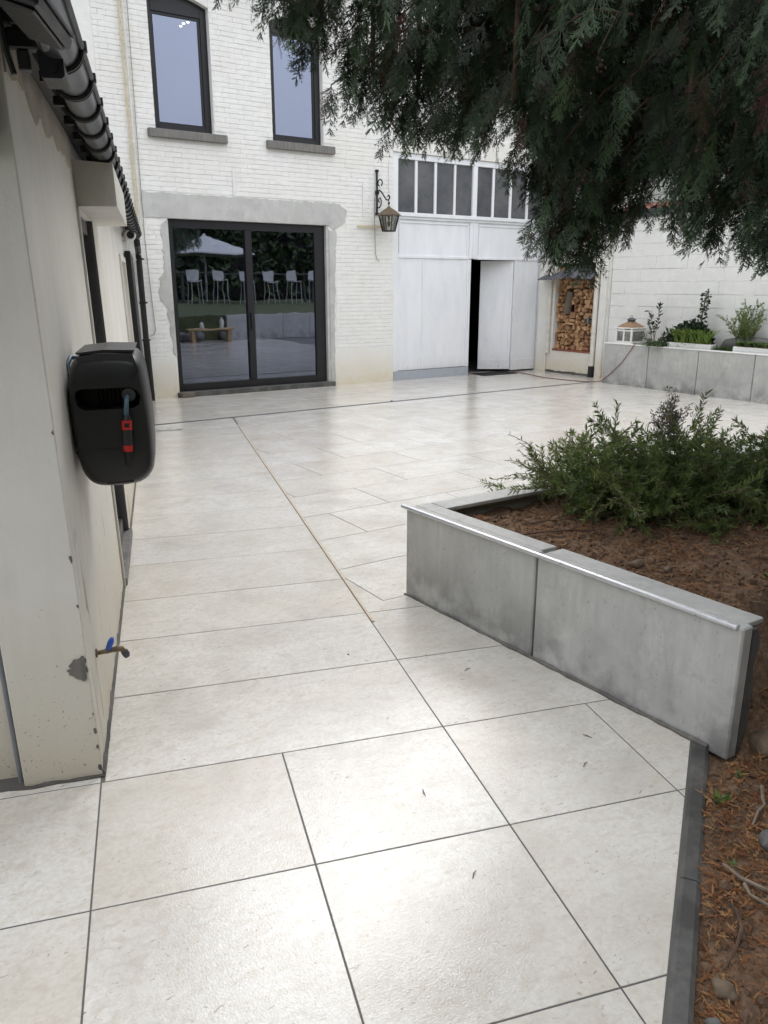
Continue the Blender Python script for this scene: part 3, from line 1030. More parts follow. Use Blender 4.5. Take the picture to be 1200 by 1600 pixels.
for i in order[:300]:
    x, zz, L, pr = bricks[i]
    o = bpy.data.objects.new('brick', brick_me[i % 8]); link(o, H)
    o.location = (x - 7.3, -pr / 2 - 0.0005, zz); o.scale = (L, pr, CH - rb.uniform(0.0025, 0.0075)); o.rotation_euler = (rb.uniform(-0.02, 0.02), rb.uniform(-0.008, 0.008), rb.uniform(-0.008, 0.008))
rest = order[300:]
mats = np.zeros((len(rest), 4, 4)); ch = np.zeros(len(rest), int)
for n_, i in enumerate(rest):
    x, zz, L, pr = bricks[i]
    m = Matrix.Translation((x - 7.3, -pr / 2 - 0.0005, zz)) @ Matrix.Rotation(rb.uniform(-0.008, 0.008), 4, 'Y') @ Matrix.Diagonal((L, pr, CH - rb.uniform(0.0025, 0.0075), 1))
    mats[n_] = np.array(m); ch[n_] = i % 8
V, F, T = scatter(BR, mats, ch, np.zeros(len(rest)))
np_obj('brick_courses', np_mesh('brick_courses', V, F, M['brick']), H, 'stuff')

# upper windows
def upper_window(x0, x1):
    f = MB()
    y0, y1 = YF + 0.085, YF + 0.15
    z0, z1 = WZ0 + 0.012, 5.29
    w = 0.07
    f.box(x0 + 0.004, x0 + w, y0, y1, z0, z1, 0.004); f.box(x1 - w - 0.02, x1 - 0.004, y0, y1, z0, z1, 0.004)
    f.box(x0 + w, x1 - w - 0.02, y0, y1, z0, z0 + w, 0.004); f.box(x0 + w, x1 - w - 0.02, y0, y1, 5.08, z1, 0.004)
    # inner sash step
    q = 0.03
    f.box(x0 + w + .001, x0 + w + q, y0 + 0.018, y1, z0 + w + .001, 5.079); f.box(x1 - w - 0.02 - q, x1 - w - 0.021, y0 + 0.018, y1, z0 + w + .001, 5.079)
    f.box(x0 + w + q, x1 - w - 0.02 - q, y0 + 0.018, y1, z0 + w + .001, z0 + w + q); f.box(x0 + w + q, x1 - w - 0.02 - q, y0 + 0.018, y1, 5.079 - q, 5.079)
    wo = f.build('window', M['black_metal'], H)
    MB().box(x0 + w + q - .003, x1 - w - 0.02 - q + .003, y0 + 0.035, y0 + 0.043, z0 + w + q - .003, 5.079 - q + .003).build('pane', M['glass'], wo)
    MB().box(x0 - 0.115, x1 + 0.165, YF - 0.075, YF + 0.084, 3.525, WZ0 - 0.003, 0.006).build('sill', M['bluestone'], wo)
upper_window(*W1); upper_window(*W2)
# dark rooms behind the upper windows and the door
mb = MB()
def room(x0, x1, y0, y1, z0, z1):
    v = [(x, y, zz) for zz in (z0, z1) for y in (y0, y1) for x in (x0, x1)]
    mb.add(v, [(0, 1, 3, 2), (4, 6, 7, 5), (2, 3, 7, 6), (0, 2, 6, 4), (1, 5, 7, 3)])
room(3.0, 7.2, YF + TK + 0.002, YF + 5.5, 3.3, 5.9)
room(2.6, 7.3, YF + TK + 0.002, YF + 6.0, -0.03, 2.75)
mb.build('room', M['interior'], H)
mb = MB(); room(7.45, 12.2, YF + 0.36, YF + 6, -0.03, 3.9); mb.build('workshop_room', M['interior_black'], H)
# ceiling spots of the upstairs room
for x, y, lb in ((5.45, 14.75, 'left'), (5.44, 14.58, 'middle'), (5.48, 14.48, 'right')):
    o = MB().lathe([(0.024, 5.885), (0.024, 5.895)], x, y, 10).build('ceiling_spot', M['spot'])
    tag(o, 'small lit ceiling spot glowing behind the upper left window', 'ceiling spot', 'lit ceiling spots')

# sliding door
SD = MB()
y0, y1 = YF + 0.06, YF + 0.17
SD.box(DX0 + 0.003, DX0 + 0.085, y0, y1, 0.075, DZ1 - 0.003, 0.004); SD.box(DX1 - 0.225, DX1 - 0.045, y0, y1, 0.075, DZ1 - 0.003, 0.004)
SD.box(DX0 + 0.085, DX1 - 0.225, y0, y1, DZ1 - 0.115, DZ1 - 0.003, 0.004); SD.box(DX0 + 0.085, DX1 - 0.225, y0, y1, 0.075, 0.185, 0.004)
SD.box(5.02, 5.125, y0 - 0.015, y1, 0.186, DZ1 - 0.116, 0.004)
sd = SD.build('sliding_door', M['black_metal'], H)
for x0, x1 in ((DX0 + 0.083, 5.022), (5.123, DX1 - 0.222)):
    MB().box(x0, x1, y0 + 0.03, y0 + 0.04, 0.183, DZ1 - 0.113).build('pane', M['glass'], sd)
MB().box(5.055, 5.075, y0 - 0.04, y0 - 0.016, 0.95, 1.2, 0.004).build('handle', M['black_metal'], sd)
MB().box(DX0 - 0.03, DX1 + 0.05, YF - 0.07, YF + 0.30, -0.035, 0.072, 0.005).build('threshold', M['concrete_dark'], sd)
MB().box(DX1 - 0.044, DX1 - 0.001, YF + 0.001, YF + 0.2, 0.073, DZ1 - 0.001).build('reveal', M['cement'], sd)

# white workshop front
yg = YF + 0.03
G = MB()
G.box(GX0, 7.752, yg - 0.02, yg + 0.09, -0.02, GZ1 - 0.002, 0.005)
G.box(9.325, 9.425, yg - 0.02, yg + 0.09, 2.762, 3.575, 0.005)
G.box(9.29, 9.47, yg - 0.01, yg + 0.09, 2.052, 2.659, 0.004)
G.box(9.36, 9.40, yg - 0.022, yg - 0.011, 2.07, 2.64, 0.003)
G.box(11.005, GX1 - 0.001, yg - 0.02, yg + 0.09, -0.02, GZ1 - 0.002, 0.005)
G.box(7.753, 11.004, yg - 0.02, yg + 0.09, 3.576, GZ1 - 0.002, 0.005)
G.box(7.70, 11.04, yg - 0.05, yg + 0.09, 2.700, 2.761, 0.006)
G.box(7.753, 11.004, yg - 0.02, yg + 0.09, 2.66, 2.699, 0.003)
G.box(7.753, 9.289, yg - 0.015, yg + 0.09, 2.04, 2.085, 0.004); G.box(9.471, 11.004, yg - 0.015, yg + 0.09, 2.04, 2.085, 0.004)
G.box(9.29, 9.33, yg - 0.02, yg + 0.09, -0.02, 2.039, 0.004)
g = G.build('workshop_front', M['white_paint'], H)
px = [(7.76, 8.09), (8.16, 8.49), (8.56, 8.91), (8.97, 9.32), (9.43, 9.77), (9.84, 10.18), (10.25, 10.59), (10.66, 11.0)]
mb = MB()
for a, b in ((8.091, 8.159), (8.491, 8.559), (8.911, 8.969), (9.771, 9.839), (10.181, 10.249), (10.591, 10.659)):
    MB().box(a + 0.008, b - 0.008, yg - 0.005, yg + 0.06, 2.762, 3.575, 0.004).build('glazing_bar', M['white_paint'], g)
for a, b in px:
    MB().box(a - 0.008, b + 0.008, yg + 0.02, yg + 0.028, 2.762, 3.576).build('pane', M['dusty'], g)
for a, b in ((7.753, 9.289), (9.471, 11.004)):
    MB().box(a, b, yg + 0.012, yg + 0.03, 2.086, 2.659).build('panel', M['white_paint'], g)
    fr = MB()
    a2, b2 = a + 0.03, b - 0.03
    fr.box(a2, b2, yg - 0.004, yg + 0.011, 2.60, 2.63, 0.003); fr.box(a2, a2 + 0.022, yg - 0.004, yg + 0.011, 2.12, 2.599, 0.003)
    fr.box(b2 - 0.022, b2, yg - 0.004, yg + 0.011, 2.12, 2.599, 0.003)
    fr.build('moulding', M['white_paint'], g)
dl = MB()
dl.box(7.753, 8.285, yg + 0.002, yg + 0.03, 0.162, 2.039, 0.002); dl.box(8.292, 9.289, yg + 0.006, yg + 0.034, 0.162, 2.039, 0.002)
dl.box(8.27, 8.315, yg - 0.010, yg + 0.001, 0.165, 2.036, 0.003); dl.box(7.753, 7.785, yg - 0.010, yg + 0.001, 0.165, 2.036, 0.003)
dl.box(9.25, 9.288, yg - 0.010, yg + 0.005, 0.165, 2.036, 0.003)
dl.build('door_leaf', M['white_paint'], g)
MB().box(7.66, 9.32, yg - 0.035, yg - 0.0205, -0.01, 0.158, 0.003).build('kick_board', M['grey_kick'], g)
# right fixed leaf
dr = MB()
dr.box(10.385, 11.003, yg + 0.005, yg + 0.035, 0.03, 2.039, 0.003)
dr.box(10.385, 10.43, yg - 0.010, yg + 0.004, 0.232, 2.036, 0.003); dr.box(10.94, 10.985, yg - 0.010, yg + 0.004, 0.232, 2.036, 0.003)
dr.box(10.385, 10.99, yg - 0.012, yg + 0.004, 0.03, 0.23, 0.003)
dr.build('door_leaf', M['white_paint'], g, label='narrow white right leaf standing closed beside the open leaf')
# open leaf, swung inwards
hx, hy = 10.37, yg + 0.02
fx, fy = 9.86, 11.80
lv = Vector((fx - hx, fy - hy, 0)); LL = lv.length; lv.normalize(); ln = Vector((lv.y, -lv.x, 0))
if ln.y > 0: ln = -ln
ol = MB()
def lbox(u0, u1, w0, w1, z0, z1):
    vs = []
    for zz in (z0, z1):
        for w in (w0, w1):
            for u in (u0, u1):
                q = Vector((hx, hy, 0)) + lv * u + ln * w; vs.append((q.x, q.y, zz))
    ol.add(vs, [(0, 2, 3, 1), (4, 5, 7, 6), (0, 1, 5, 4), (2, 6, 7, 3), (0, 4, 6, 2), (1, 3, 7, 5)])
lbox(0.0, LL, -0.03, 0.0, 0.05, 2.03)
lbox(0.0, 0.045, 0.001, 0.012, 0.24, 2.028); lbox(LL - 0.05, LL, 0.001, 0.012, 0.24, 2.028); lbox(0.0, LL, 0.001, 0.014, 0.05, 0.238)
lf = ol.build('door_leaf', M['white_paint'], g, label='white leaf swung open into the dark workshop')
hb = MB()
for zz in (0.25, 1.05, 1.75):
    hb.lathe([(0.014, zz), (0.014, zz + 0.10)], 10.377, yg - 0.012, 8)
hb.build('hinge', M['white_paint'], lf)
# smooth painted lintel band over the front and the offset notch
MB().box(7.63, 13.9, YF - 0.02, YF - 0.001, GZ1 + 0.002, 4.0, 0.004).build('lintel_band', M['plaster'], H)
MB().box(7.42, 7.625, YF - 0.012, YF - 0.001, 3.585, 3.80, 0.003).build('lintel_end', M['plaster'], H)

# boot grate before the open door
t = thing('boot_grate', (9.9, 11.45, 0), 'dark metal boot grate on the floor at the open workshop door', 'grate')
MB().box(9.48, 10.28, 11.13, 11.15, 0.0, 0.012).box(9.48, 10.28, 11.52, 11.54, 0.0, 0.012).box(9.48, 9.50, 11.15, 11.52, 0, 0.012).box(10.26, 10.28, 11.15, 11.52, 0, 0.012).build('frame', M['black_iron'], t)
mb = MB()
for k in range(22):
    mb.box(9.505 + k * 0.0345, 9.514 + k * 0.0345, 11.151, 11.519, 0.001, 0.010)
for k in range(7):
    mb.box(9.501, 10.259, 11.17 + k * 0.052, 11.176 + k * 0.052, 0.0005, 0.0095)
mb.build('grating', M['black_iron'], t, kind='stuff')

# wrought iron wall lantern
t = thing('wall_lantern', (7.32, YF, 2.7), 'black wrought iron lantern hanging from a scrolled bracket on the brick wall', 'lantern')
mb = MB()
mb.tube([(7.31, YF - 0.03, 2.70), (7.31, YF - 0.03, 3.36)], 0.017, 6)
mb.box(7.285, 7.335, YF - 0.05, YF - 0.010, 3.33, 3.37, 0.005); mb.box(7.285, 7.335, YF - 0.05, YF - 0.010, 2.69, 2.73, 0.005); mb.box(7.28, 7.34, YF - 0.055, YF - 0.012, 3.0, 3.06, 0.006)
def arc(cx, cz, r, a0, a1, n, y=0.0):
    return [(cx + r * math.cos(R(a0 + (a1 - a0) * k / n)), cz + r * math.sin(R(a0 + (a1 - a0) * k / n))) for k in range(n + 1)]
# the bracket projects outwards and a little to the right
def out(d, z): return (7.315 + d * 0.22, YF - 0.03 - d * 0.975, z)
arm = [(0.0, 3.05), (0.05, 3.06), (0.10, 3.03), (0.15, 2.97), (0.20, 2.91), (0.25, 2.90), (0.275, 2.925), (0.275, 2.96), (0.25, 2.975), (0.235, 2.955)]
mb.tube([out(*p) for p in arm], 0.012, 6)
mb.tube([out(a, b) for a, b in arc(0.065, 3.17, 0.05, 250, -60, 10)] , 0.010, 6)
mb.tube([out(a, b) for a, b in [(0.01, 2.80), (0.05, 2.80), (0.085, 2.84), (0.09, 2.90), (0.07, 2.945), (0.04, 2.935), (0.03, 2.90), (0.05, 2.88)]], 0.010, 6)
mb.build('bracket', M['black_iron'], t, smooth=True)
cx, cy = out(0.26, 0)[:2]
mb = MB(); mb.tube([(cx, cy, 2.895), (cx, cy, 2.80)], [0.008, 0.008], 6); mb.lathe([(0.006, 2.83), (0.018, 2.845), (0.018, 2.86), (0.006, 2.875)], cx, cy, 8)
mb.build('hanger', M['black_iron'], t)
mb = MB(); mb.lathe([(0.195, 2.665), (0.20, 2.672), (0.12, 2.735), (0.03, 2.79), (0.012, 2.81)], cx, cy, 6, R(15)); mb.build('cap', M['brass'], t)
mb = MB()
for k in range(6):
    a = R(15 + 60 * k)
    mb.tube([(cx + 0.105 * math.cos(a), cy + 0.105 * math.sin(a), 2.432), (cx + 0.165 * math.cos(a), cy + 0.165 * math.sin(a), 2.664)], 0.0085, 5)
    b = R(15 + 60 * (k + 1))
    mb.tube([(cx + 0.105 * math.cos(a), cy + 0.105 * math.sin(a), 2.432), (cx + 0.105 * math.cos(b), cy + 0.105 * math.sin(b), 2.432)], 0.0085, 5)
mb.lathe([(0.10, 2.424), (0.10, 2.430)], cx, cy, 6, R(15))
mb.build('cage', M['black_iron'], t)
for k in range(6):
    a, b = R(15 + 60 * k), R(15 + 60 * (k + 1))
    v = [(cx + r * math.cos(q) * 0.98, cy + r * math.sin(q) * 0.98, zz) for q in (a, b) for r, zz in ((0.103, 2.436), (0.162, 2.662))]
    vi = [(x * 0.985 + cx * 0.015, y * 0.985 + cy * 0.015, zz) for x, y, zz in v]
    MB().add(v + vi, [(0, 1, 3, 2), (4, 6, 7, 5), (0, 4, 5, 1), (2, 3, 7, 6), (1, 5, 7, 3), (0, 2, 6, 4)]).build('glass_side', M['lamp_glass'], t)
mb = MB(); mb.lathe([(0.016, 2.60), (0.02, 2.61), (0.02, 2.66), (0.012, 2.67)], cx, cy, 8); mb.lathe([(0.010, 2.595), (0.025, 2.56), (0.025, 2.53), (0.012, 2.505)], cx, cy, 8)
mb.build('bulb_holder', M['black_plastic'], t, smooth=True)
# its loose flex and the stick behind it
o = MB().tube([(7.27, YF - 0.02, 2.95), (7.265, YF - 0.022, 2.62), (7.275, YF - 0.024, 2.30), (7.285, YF - 0.024, 2.10), (7.31, YF - 0.026, 2.00), (7.36, YF - 0.026, 1.985)], 0.005, 5).build('loose_cable', M['cable_grey'])
tag(o, 'thin loose cable dangling down the bricks under the wall lantern', 'cable')
o = MB().box(6.93, 7.48, YF - 0.045, YF - 0.022, 2.495, 2.52, 0.003).build('wooden_batten', M['tan_pipe'])
tag(o, 'short yellowish wooden batten fixed level behind the wall lantern', 'batten')
o = MB().box(4.845, 4.875, YF - 0.022, YF - 0.010, 2.83, 3.19, 0.003).build('conduit', M['white_metal'])
tag(o, 'short white conduit running up from the grey door lintel', 'conduit')
o = MB().box(7.545, 7.565, YF - 0.022, YF - 0.010, 3.06, 3.55, 0.003).build('conduit', M['white_metal'])
tag(o, 'short white conduit right of the wall lantern bracket', 'conduit')
o = MB().box(7.05, 7.075, YF - 0.022, YF - 0.010, 2.66, 3.16, 0.003).build('conduit', M['white_metal'])
tag(o, 'white painted conduit left of the wall lantern bracket', 'conduit')
for i, (xa, nm, ml, lb) in enumerate(((3.40, 'gas_pipe', 'tan_pipe', 'thin tan pipe climbing the brick wall beside the left house'), (3.45, 'gas_pipe', 'cream_pipe', 'thin cream pipe climbing the brick wall beside the tan pipe'))):
    o = MB().tube([(xa + 0.01, YF - 0.035, 1.95 if not i else 2.3), (xa, YF - 0.035, 6.0)], 0.011, 6).build(nm, M[ml])
    tag(o, lb, 'pipe')
o = MB().tube([(3.52, YF - 0.025, 5.9), (3.50, YF - 0.025, 3.0), (3.50, YF - 0.025, 2.2), (3.53, YF - 0.025, 1.4), (3.55, YF - 0.025, 0.98), (3.52, YF - 0.025, 0.92), (3.46, YF - 0.03, 0.90)], 0.005, 5).build('wall_cable', M['cable_grey'])
tag(o, 'thin grey cable running down the bricks left of the sliding door', 'cable')
o = MB().box(3.83, 4.04, YF - 0.13, YF - 0.075, -0.0, 0.075, 0.008).build('timber_offcut', M['bark_grey'])
tag(o, 'dark timber offcut lying at the left end of the door threshold', 'offcut')

# ================================================================== SIDE BUILDING with the log niche, block wall, pipes
S = thing('log_store_wall', (XS, 10.6, 0), 'white side wall with a deep niche full of firewood', 'wall')
ny0, ny1, nz0, nz1 = 9.98, 10.98, 0.41, 1.98
mb = MB()
mb.box(XS, XS + 0.7, 9.70, ny0, -0.02, 4.6); mb.box(XS, XS + 0.7, ny1, YF - 0.005, -0.02, 4.6)
mb.box(XS, XS + 0.7, ny0, ny1, -0.02, nz0); mb.box(XS, XS + 0.7, ny0, ny1, nz1, 4.6); mb.box(XS + 0.62, XS + 0.7, ny0, ny1, nz0, nz1)
mb.build('wall', M['plaster'], S)
mb = MB(); mb.box(XS - 0.05, XS - 0.001, 9.72, 9.86, -0.01, 2.6, 0.01); mb.build('pilaster', M['plaster'], S)
mb = MB(); mb.box(XS - 0.04, XS - 0.001, 11.12, 11.36, -0.01, 3.4, 0.01); mb.build('pilaster', M['plaster'], S)
mb = MB()
for k in range(16):
    mb.box(XS - 0.006 - 0.008 * rp.random(), XS - 0.0005, 9.9 + k * 0.09, 9.985 + k * 0.09, -0.01, 0.03 + 0.02 * rp.random())
mb.build('bare_foot', M['mortar_dark'], S)
MB().box(XS - 0.012, XS + 0.3, ny0 + 0.001, ny1 - 0.001, nz0 + 0.001, nz0 + 0.03, 0.003).build('shelf', M['terracotta'], S)
# small corrugated canopy
mb = MB(); n = 40
yc = 10.40
top = []; bot = []
for k in range(n + 1):
    y = ny0 - 0.10 + (ny1 - ny0 + 0.32) * k / n
    wv = 0.010 * math.cos(k * math.pi)
    zz = 1.69 + 0.0 * y
    top.append((XS - 0.004, y, 1.80 + 0.20 * max(0, 1 - abs(y - yc) / 0.62) + wv * 0.3))
    bot.append((XS - 0.26, y, 1.70 + 0.03 * max(0, 1 - abs(y - yc) / 0.6) + wv))
vs = top + bot + [(a, b, c_ - 0.008) for a, b, c_ in top] + [(a, b, c_ - 0.008) for a, b, c_ in bot]
m1 = n + 1
fs = [(k, k + 1, m1 + k + 1, m1 + k) for k in range(n)] + [(2 * m1 + k, 3 * m1 + k, 3 * m1 + k + 1, 2 * m1 + k + 1) for k in range(n)] + [(m1 + k, m1 + k + 1, 3 * m1 + k + 1, 3 * m1 + k) for k in range(n)]
mb.add(vs, fs); mb.build('canopy', M['zinc_dark'], S)
# firewood, each piece its own
rl = random.Random(21)
logs_me = []
for k in range(10):
    kind = k % 5
    if kind == 0: poly = [(-.5, -.5), (.5, -.45), (.42, .5), (-.46, .42)]
    elif kind == 1: poly = [(-.55, -.4), (.55, -.5), (.1, .55)]
    elif kind == 2: poly = [(-.5, -.35), (.5, -.5), (.5, .3), (.0, .5), (-.45, .3)]
    elif kind == 3: poly = [(-.6, -.28), (.6, -.32), (.58, .28), (-.55, .33)]
    else: poly = [(-.45, -.5), (.3, -.5), (.5, .1), (.1, .55), (-.5, .35)]
    poly = [(a + rl.uniform(-.06, .06), b + rl.uniform(-.06, .06)) for a, b in poly]
    q = MB(); nn = len(poly)
    vs = [(-0.5, a * .97, b * .97) for a, b in poly] + [(-0.47, a, b) for a, b in poly] + [(0.5, a * .95, b * .95) for a, b in poly]
    fs = [tuple(range(nn))[::-1], tuple(range(2 * nn, 3 * nn))]
    for i in range(nn):
        j = (i + 1) % nn
        fs += [(i, j, j + nn, i + nn), (i + nn, j + nn, j + 2 * nn, i + 2 * nn)]
    me = bpy.data.meshes.new('log'); me.from_pydata(vs, [], fs); me.materials.append(M['wood'])
    bm = bmesh.new(); bm.from_mesh(me); bmesh.ops.recalc_face_normals(bm, faces=bm.faces); bm.to_mesh(me); bm.free()
    logs_me.append(me)
zz = nz0 + 0.032
while zz < 1.84:
    hgt = rl.uniform(0.05, 0.095)
    y = ny0 + 0.008
    while y < ny1 - 0.03:
        w = min(rl.choice((0.045, 0.06, 0.08, 0.10, 0.13)) * rl.uniform(.85, 1.15), ny1 - 0.006 - y)
        if w < 0.03: break
        cyy, czz = y + w / 2, zz + hgt / 2
        # leave the place of the round grey log free
        if not (10.60 < cyy < 10.78 and 1.10 < czz < 1.52):
            o = bpy.data.objects.new('log', logs_me[rl.randrange(10)]); COL.objects.link(o)
            Ln = rl.uniform(0.36, 0.44)
            o.location = (XS + 0.03 + rl.uniform(0.0, 0.075) + Ln / 2, cyy, czz)
            o.scale = (Ln, w * 0.93, hgt * 1.0)
            o.rotation_euler = (rl.uniform(-0.38, 0.38) + (math.pi if rl.random() < 0.5 else 0), rl.uniform(-0.05, 0.05), rl.uniform(-0.14, 0.14))
            tag(o, 'split firewood log stacked in the wall niche', 'log', 'split logs in the niche')
        y += w
    zz += hgt * 0.96
t = MB(); t.tube([(XS + 0.10, 10.745, 1.10), (XS + 0.09, 10.72, 1.2), (XS + 0.085, 10.69, 1.35), (XS + 0.10, 10.67, 1.48)], [0.072, 0.076, 0.074, 0.07], 12)
o = t.build('log', M['bark_grey'], smooth=True); tag(o, 'thick round grey log with bark standing upright among the split logs', 'log')
t = thing('glass_jar', (XS + 0.02, 10.12, 0.98), 'small blue grey jar tucked into the firewood at the right', 'jar')
MB().lathe([(0.02, 0.93), (0.028, 0.94), (0.028, 1.02), (0.016, 1.05)], XS - 0.0, 10.12, 10).build('jar', M['teal_hose'], t, smooth=True)
MB().lathe([(0.018, 1.051), (0.018, 1.07)], XS - 0.0, 10.12, 10).build('lid', M['alu'], t)
# two painted pipes beside the niche
t = thing('drain_pipe', (XS - 0.06, 9.92, 0), 'cream rainwater pipe with black boot at the planter end of the niche', 'pipe')
MB().tube([(XS - 0.06, 9.92, 0.20), (XS - 0.06, 9.92, 3.6)], 0.042, 14).build('pipe', M['cream_pipe'], t, smooth=True)
MB().lathe([(0.055, -0.0), (0.055, 0.17), (0.048, 0.20)], XS - 0.06, 9.92, 14).build('boot', M['black_plastic'], t, smooth=True)
mb = MB()
for zz in (0.78, 2.05): mb.lathe([(0.049, zz), (0.049, zz + 0.035)], XS - 0.06, 9.92, 14); mb.box(XS - 0.03, XS - 0.0, 9.90, 9.94, zz, zz + 0.03)
mb.build('clip', M['cream_pipe'], t)
t = thing('drain_pipe', (XS - 0.05, 11.06, 0), 'cream rainwater pipe at the workshop end of the niche', 'pipe')
MB().tube([(XS - 0.05, 11.06, 0.36), (XS - 0.05, 11.06, 3.6)], 0.038, 14).build('pipe', M['cream_pipe'], t, smooth=True)
mb = MB()
for zz in (0.62, 1.05): mb.lathe([(0.045, zz), (0.045, zz + 0.03)], XS - 0.05, 11.06, 14); mb.box(XS - 0.03, XS - 0.0, 11.04, 11.08, zz, zz + 0.03)
mb.build('clip', M['cream_pipe'], t)

# block wall behind the planter
B = thing('block_wall', (XS + 0.05, 5.5, 0), 'white painted block wall behind the planter with plants', 'wall')
MB().box(XS + 0.06, XS + 0.25, 3.5, 9.695, -0.02, 2.68).build('wall', M['block'], B)
bm_ = []
for k in range(5):
    vs = []; fs = []
    nx, nz = 4, 2
    for j in range(nz + 1):
        for i in range(nx + 1):
            e = (i in (0, nx)) or (j in (0, nz))
            vs.append((-0.5 * (0.88 if e else 1.0) + rb.uniform(-0.08, 0.08), i / nx - 0.5, j / nz - 0.5 + (rb.uniform(-0.025, 0.025))))
    for j in range(nz):
        for i in range(nx):
            a = j * (nx + 1) + i; fs.append((a, a + nx + 1, a + nx + 2, a + 1))
    ring = [j * (nx + 1) + i for (i, j) in [(0, 0), (1, 0), (2, 0), (3, 0), (4, 0), (4, 1), (4, 2), (3, 2), (2, 2), (1, 2), (0, 2), (0, 1)]]
    bk = []
    for a in ring: bk.append(len(vs)); vs.append((0.5, vs[a][1] * 1.01, vs[a][2] * 1.02))
    for i in range(12): fs.append((ring[i], ring[(i + 1) % 12], bk[(i + 1) % 12], bk[i]))
    bm_.append(np_mesh('block', np.array(vs, float), np.array(fs), M['block']))
zz = 0.46; c = 0
while zz < 2.6:
    hh = 0.197
    y = 9.695 + (0.0 if c % 2 == 0 else 0.3)
    while y > 3.55:
        ya, yb = max(y - 0.60, 3.5), min(y, 9.69)
        if yb - ya > 0.05:
            o = bpy.data.objects.new('block', bm_[rb.randrange(5)]); link(o, B)
            pr = rb.uniform(0.006, 0.0125)
            o.location = (0.01 - pr / 2 - 0.0005, (ya + yb) / 2 - 5.5, zz + hh / 2); o.scale = (pr, yb - ya - rb.uniform(0.002, 0.006), hh - rb.uniform(0.0, 0.006))
            o.rotation_euler = (rb.uniform(-0.004, 0.004), rb.uniform(-0.02, 0.02), 0)
        y -= 0.60
    zz += 0.2; c += 1
MB().box(XS - 0.02, XS + 0.3, 3.5, 9.70, 2.685, 2.79, 0.004).build('flashing', M['zinc'], B)
for k in range(28):
    mb = MB()
    y = 9.60 - k * 0.21
    vs = []; n = 8
    for u in (0.0, 1.0):
        for i in range(n + 1):
            yy = y - 0.215 * i / n
            vs.append((XS + 0.0 + 0.42 * u, yy, 2.81 + 0.10 * u + 0.028 * math.sin(math.pi * 2 * i / n) + 0.0 * k))
    m1 = n + 1
    vs += [(a, b, c_ - 0.016) for a, b, c_ in vs]
    fs = [(i, i + 1, m1 + i + 1, m1 + i) for i in range(n)] + [(2 * m1 + i, 3 * m1 + i, 3 * m1 + i + 1, 2 * m1 + i + 1) for i in range(n)] + [(i, 2 * m1 + i, 2 * m1 + i + 1, i + 1) for i in range(n)]
    mb.add(vs, fs).build('roof_tile', M['red_tile'], B)
# neighbour's white gable behind
N = thing('neighbour_house', (13.8, 6, 0), 'white neighbouring gable rising behind the tiled block wall', 'house')
mb = MB(); mb.box(13.6, 14.0, 4.5, 11.3, -0.05, 6.0); mb.build('wall', M['block'], N)
mb = MB()
for k in range(7): mb.box(13.575, 13.598, 4.5, 11.3, 2.9 + k * 0.42, 2.9 + k * 0.42 + 0.40, 0.003)
mb.build('render_band', M['block'], N)

# ================================================================== LEFT HOUSE
LH = thing('low_house', None, 'low cream rendered outbuilding on the left with dark gutter and narrow door', 'outbuilding', mat=ML)
D0, D1, DZ = 1.80, 2.78, 1.965
E0, E1, EZ0, EZ1 = 6.15, 7.25, 0.0, 1.84
mb = MB(); T_ = 0.22
mb.box(-T_, 0, 0.0, D0, -0.02, 2.45); mb.box(-T_, 0, D1, E0, -0.02, 2.45); mb.box(-T_, 0, E1, 9.42, -0.02, 2.45)
mb.box(-T_, 0, D0, D1, DZ, 2.45); mb.box(-T_, 0, E0, E1, EZ1, 2.45)
mb.build('wall', M['render_cream'], LH)
mb = MB(); mb.box(-0.245, -T_ - 0.0005, 0.003, 0.3, -0.02, 2.45); mb.box(-3.0, -0.25, 0.055, 0.3, -0.02, 2.45)
mb.build('wall', M['render_white'], LH)
MB().box(-0.247, 0.0005, -0.012, -0.0005, -0.0, 2.40, 0.003).build('end_pier', M['render_white'], LH)
# crumbled mortar at the foot of the pier
q = random.Random(4)
def ragged_foot(p0, p1, n, w, h, axis):
    """a low uneven fillet of mortar: cross section triangle swept with noise"""
    mb = MB(); vs = []; fs = []
    for k in range(n + 1):
        u = p0 + (p1 - p0) * k / n
        ww = w * (0.6 + 0.8 * abs(noise.noise((u * 7, axis * 3.0, 0)))); hh = h * (0.5 + 1.1 * abs(noise.noise((u * 9, 5, axis * 2.0))))
        for a_, c_ in ((0.0008, -0.03), (ww, -0.03), (ww * 0.9, 0.006), (0.0008, hh)):
            vs.append((a_, u, c_) if axis == 0 else (u, -0.0125 - a_, c_))
    for k in range(n):
        for i in range(4):
            fs.append((4 * k + i, 4 * k + (i + 1) % 4, 4 * k + 4 + (i + 1) % 4, 4 * k + 4 + i))
    fs += [(0, 1, 2, 3), tuple(4 * n + i for i in range(4))]
    mb.add(vs, fs).build('mortar_foot', M['mortar_dark'], LH)
ragged_foot(-0.29, 0.006, 60, 0.024, 0.010, 1)
ragged_foot(-0.012, 1.79, 90, 0.011, 0.035, 0)
ragged_foot(2.79, 9.3, 80, 0.012, 0.035, 0)
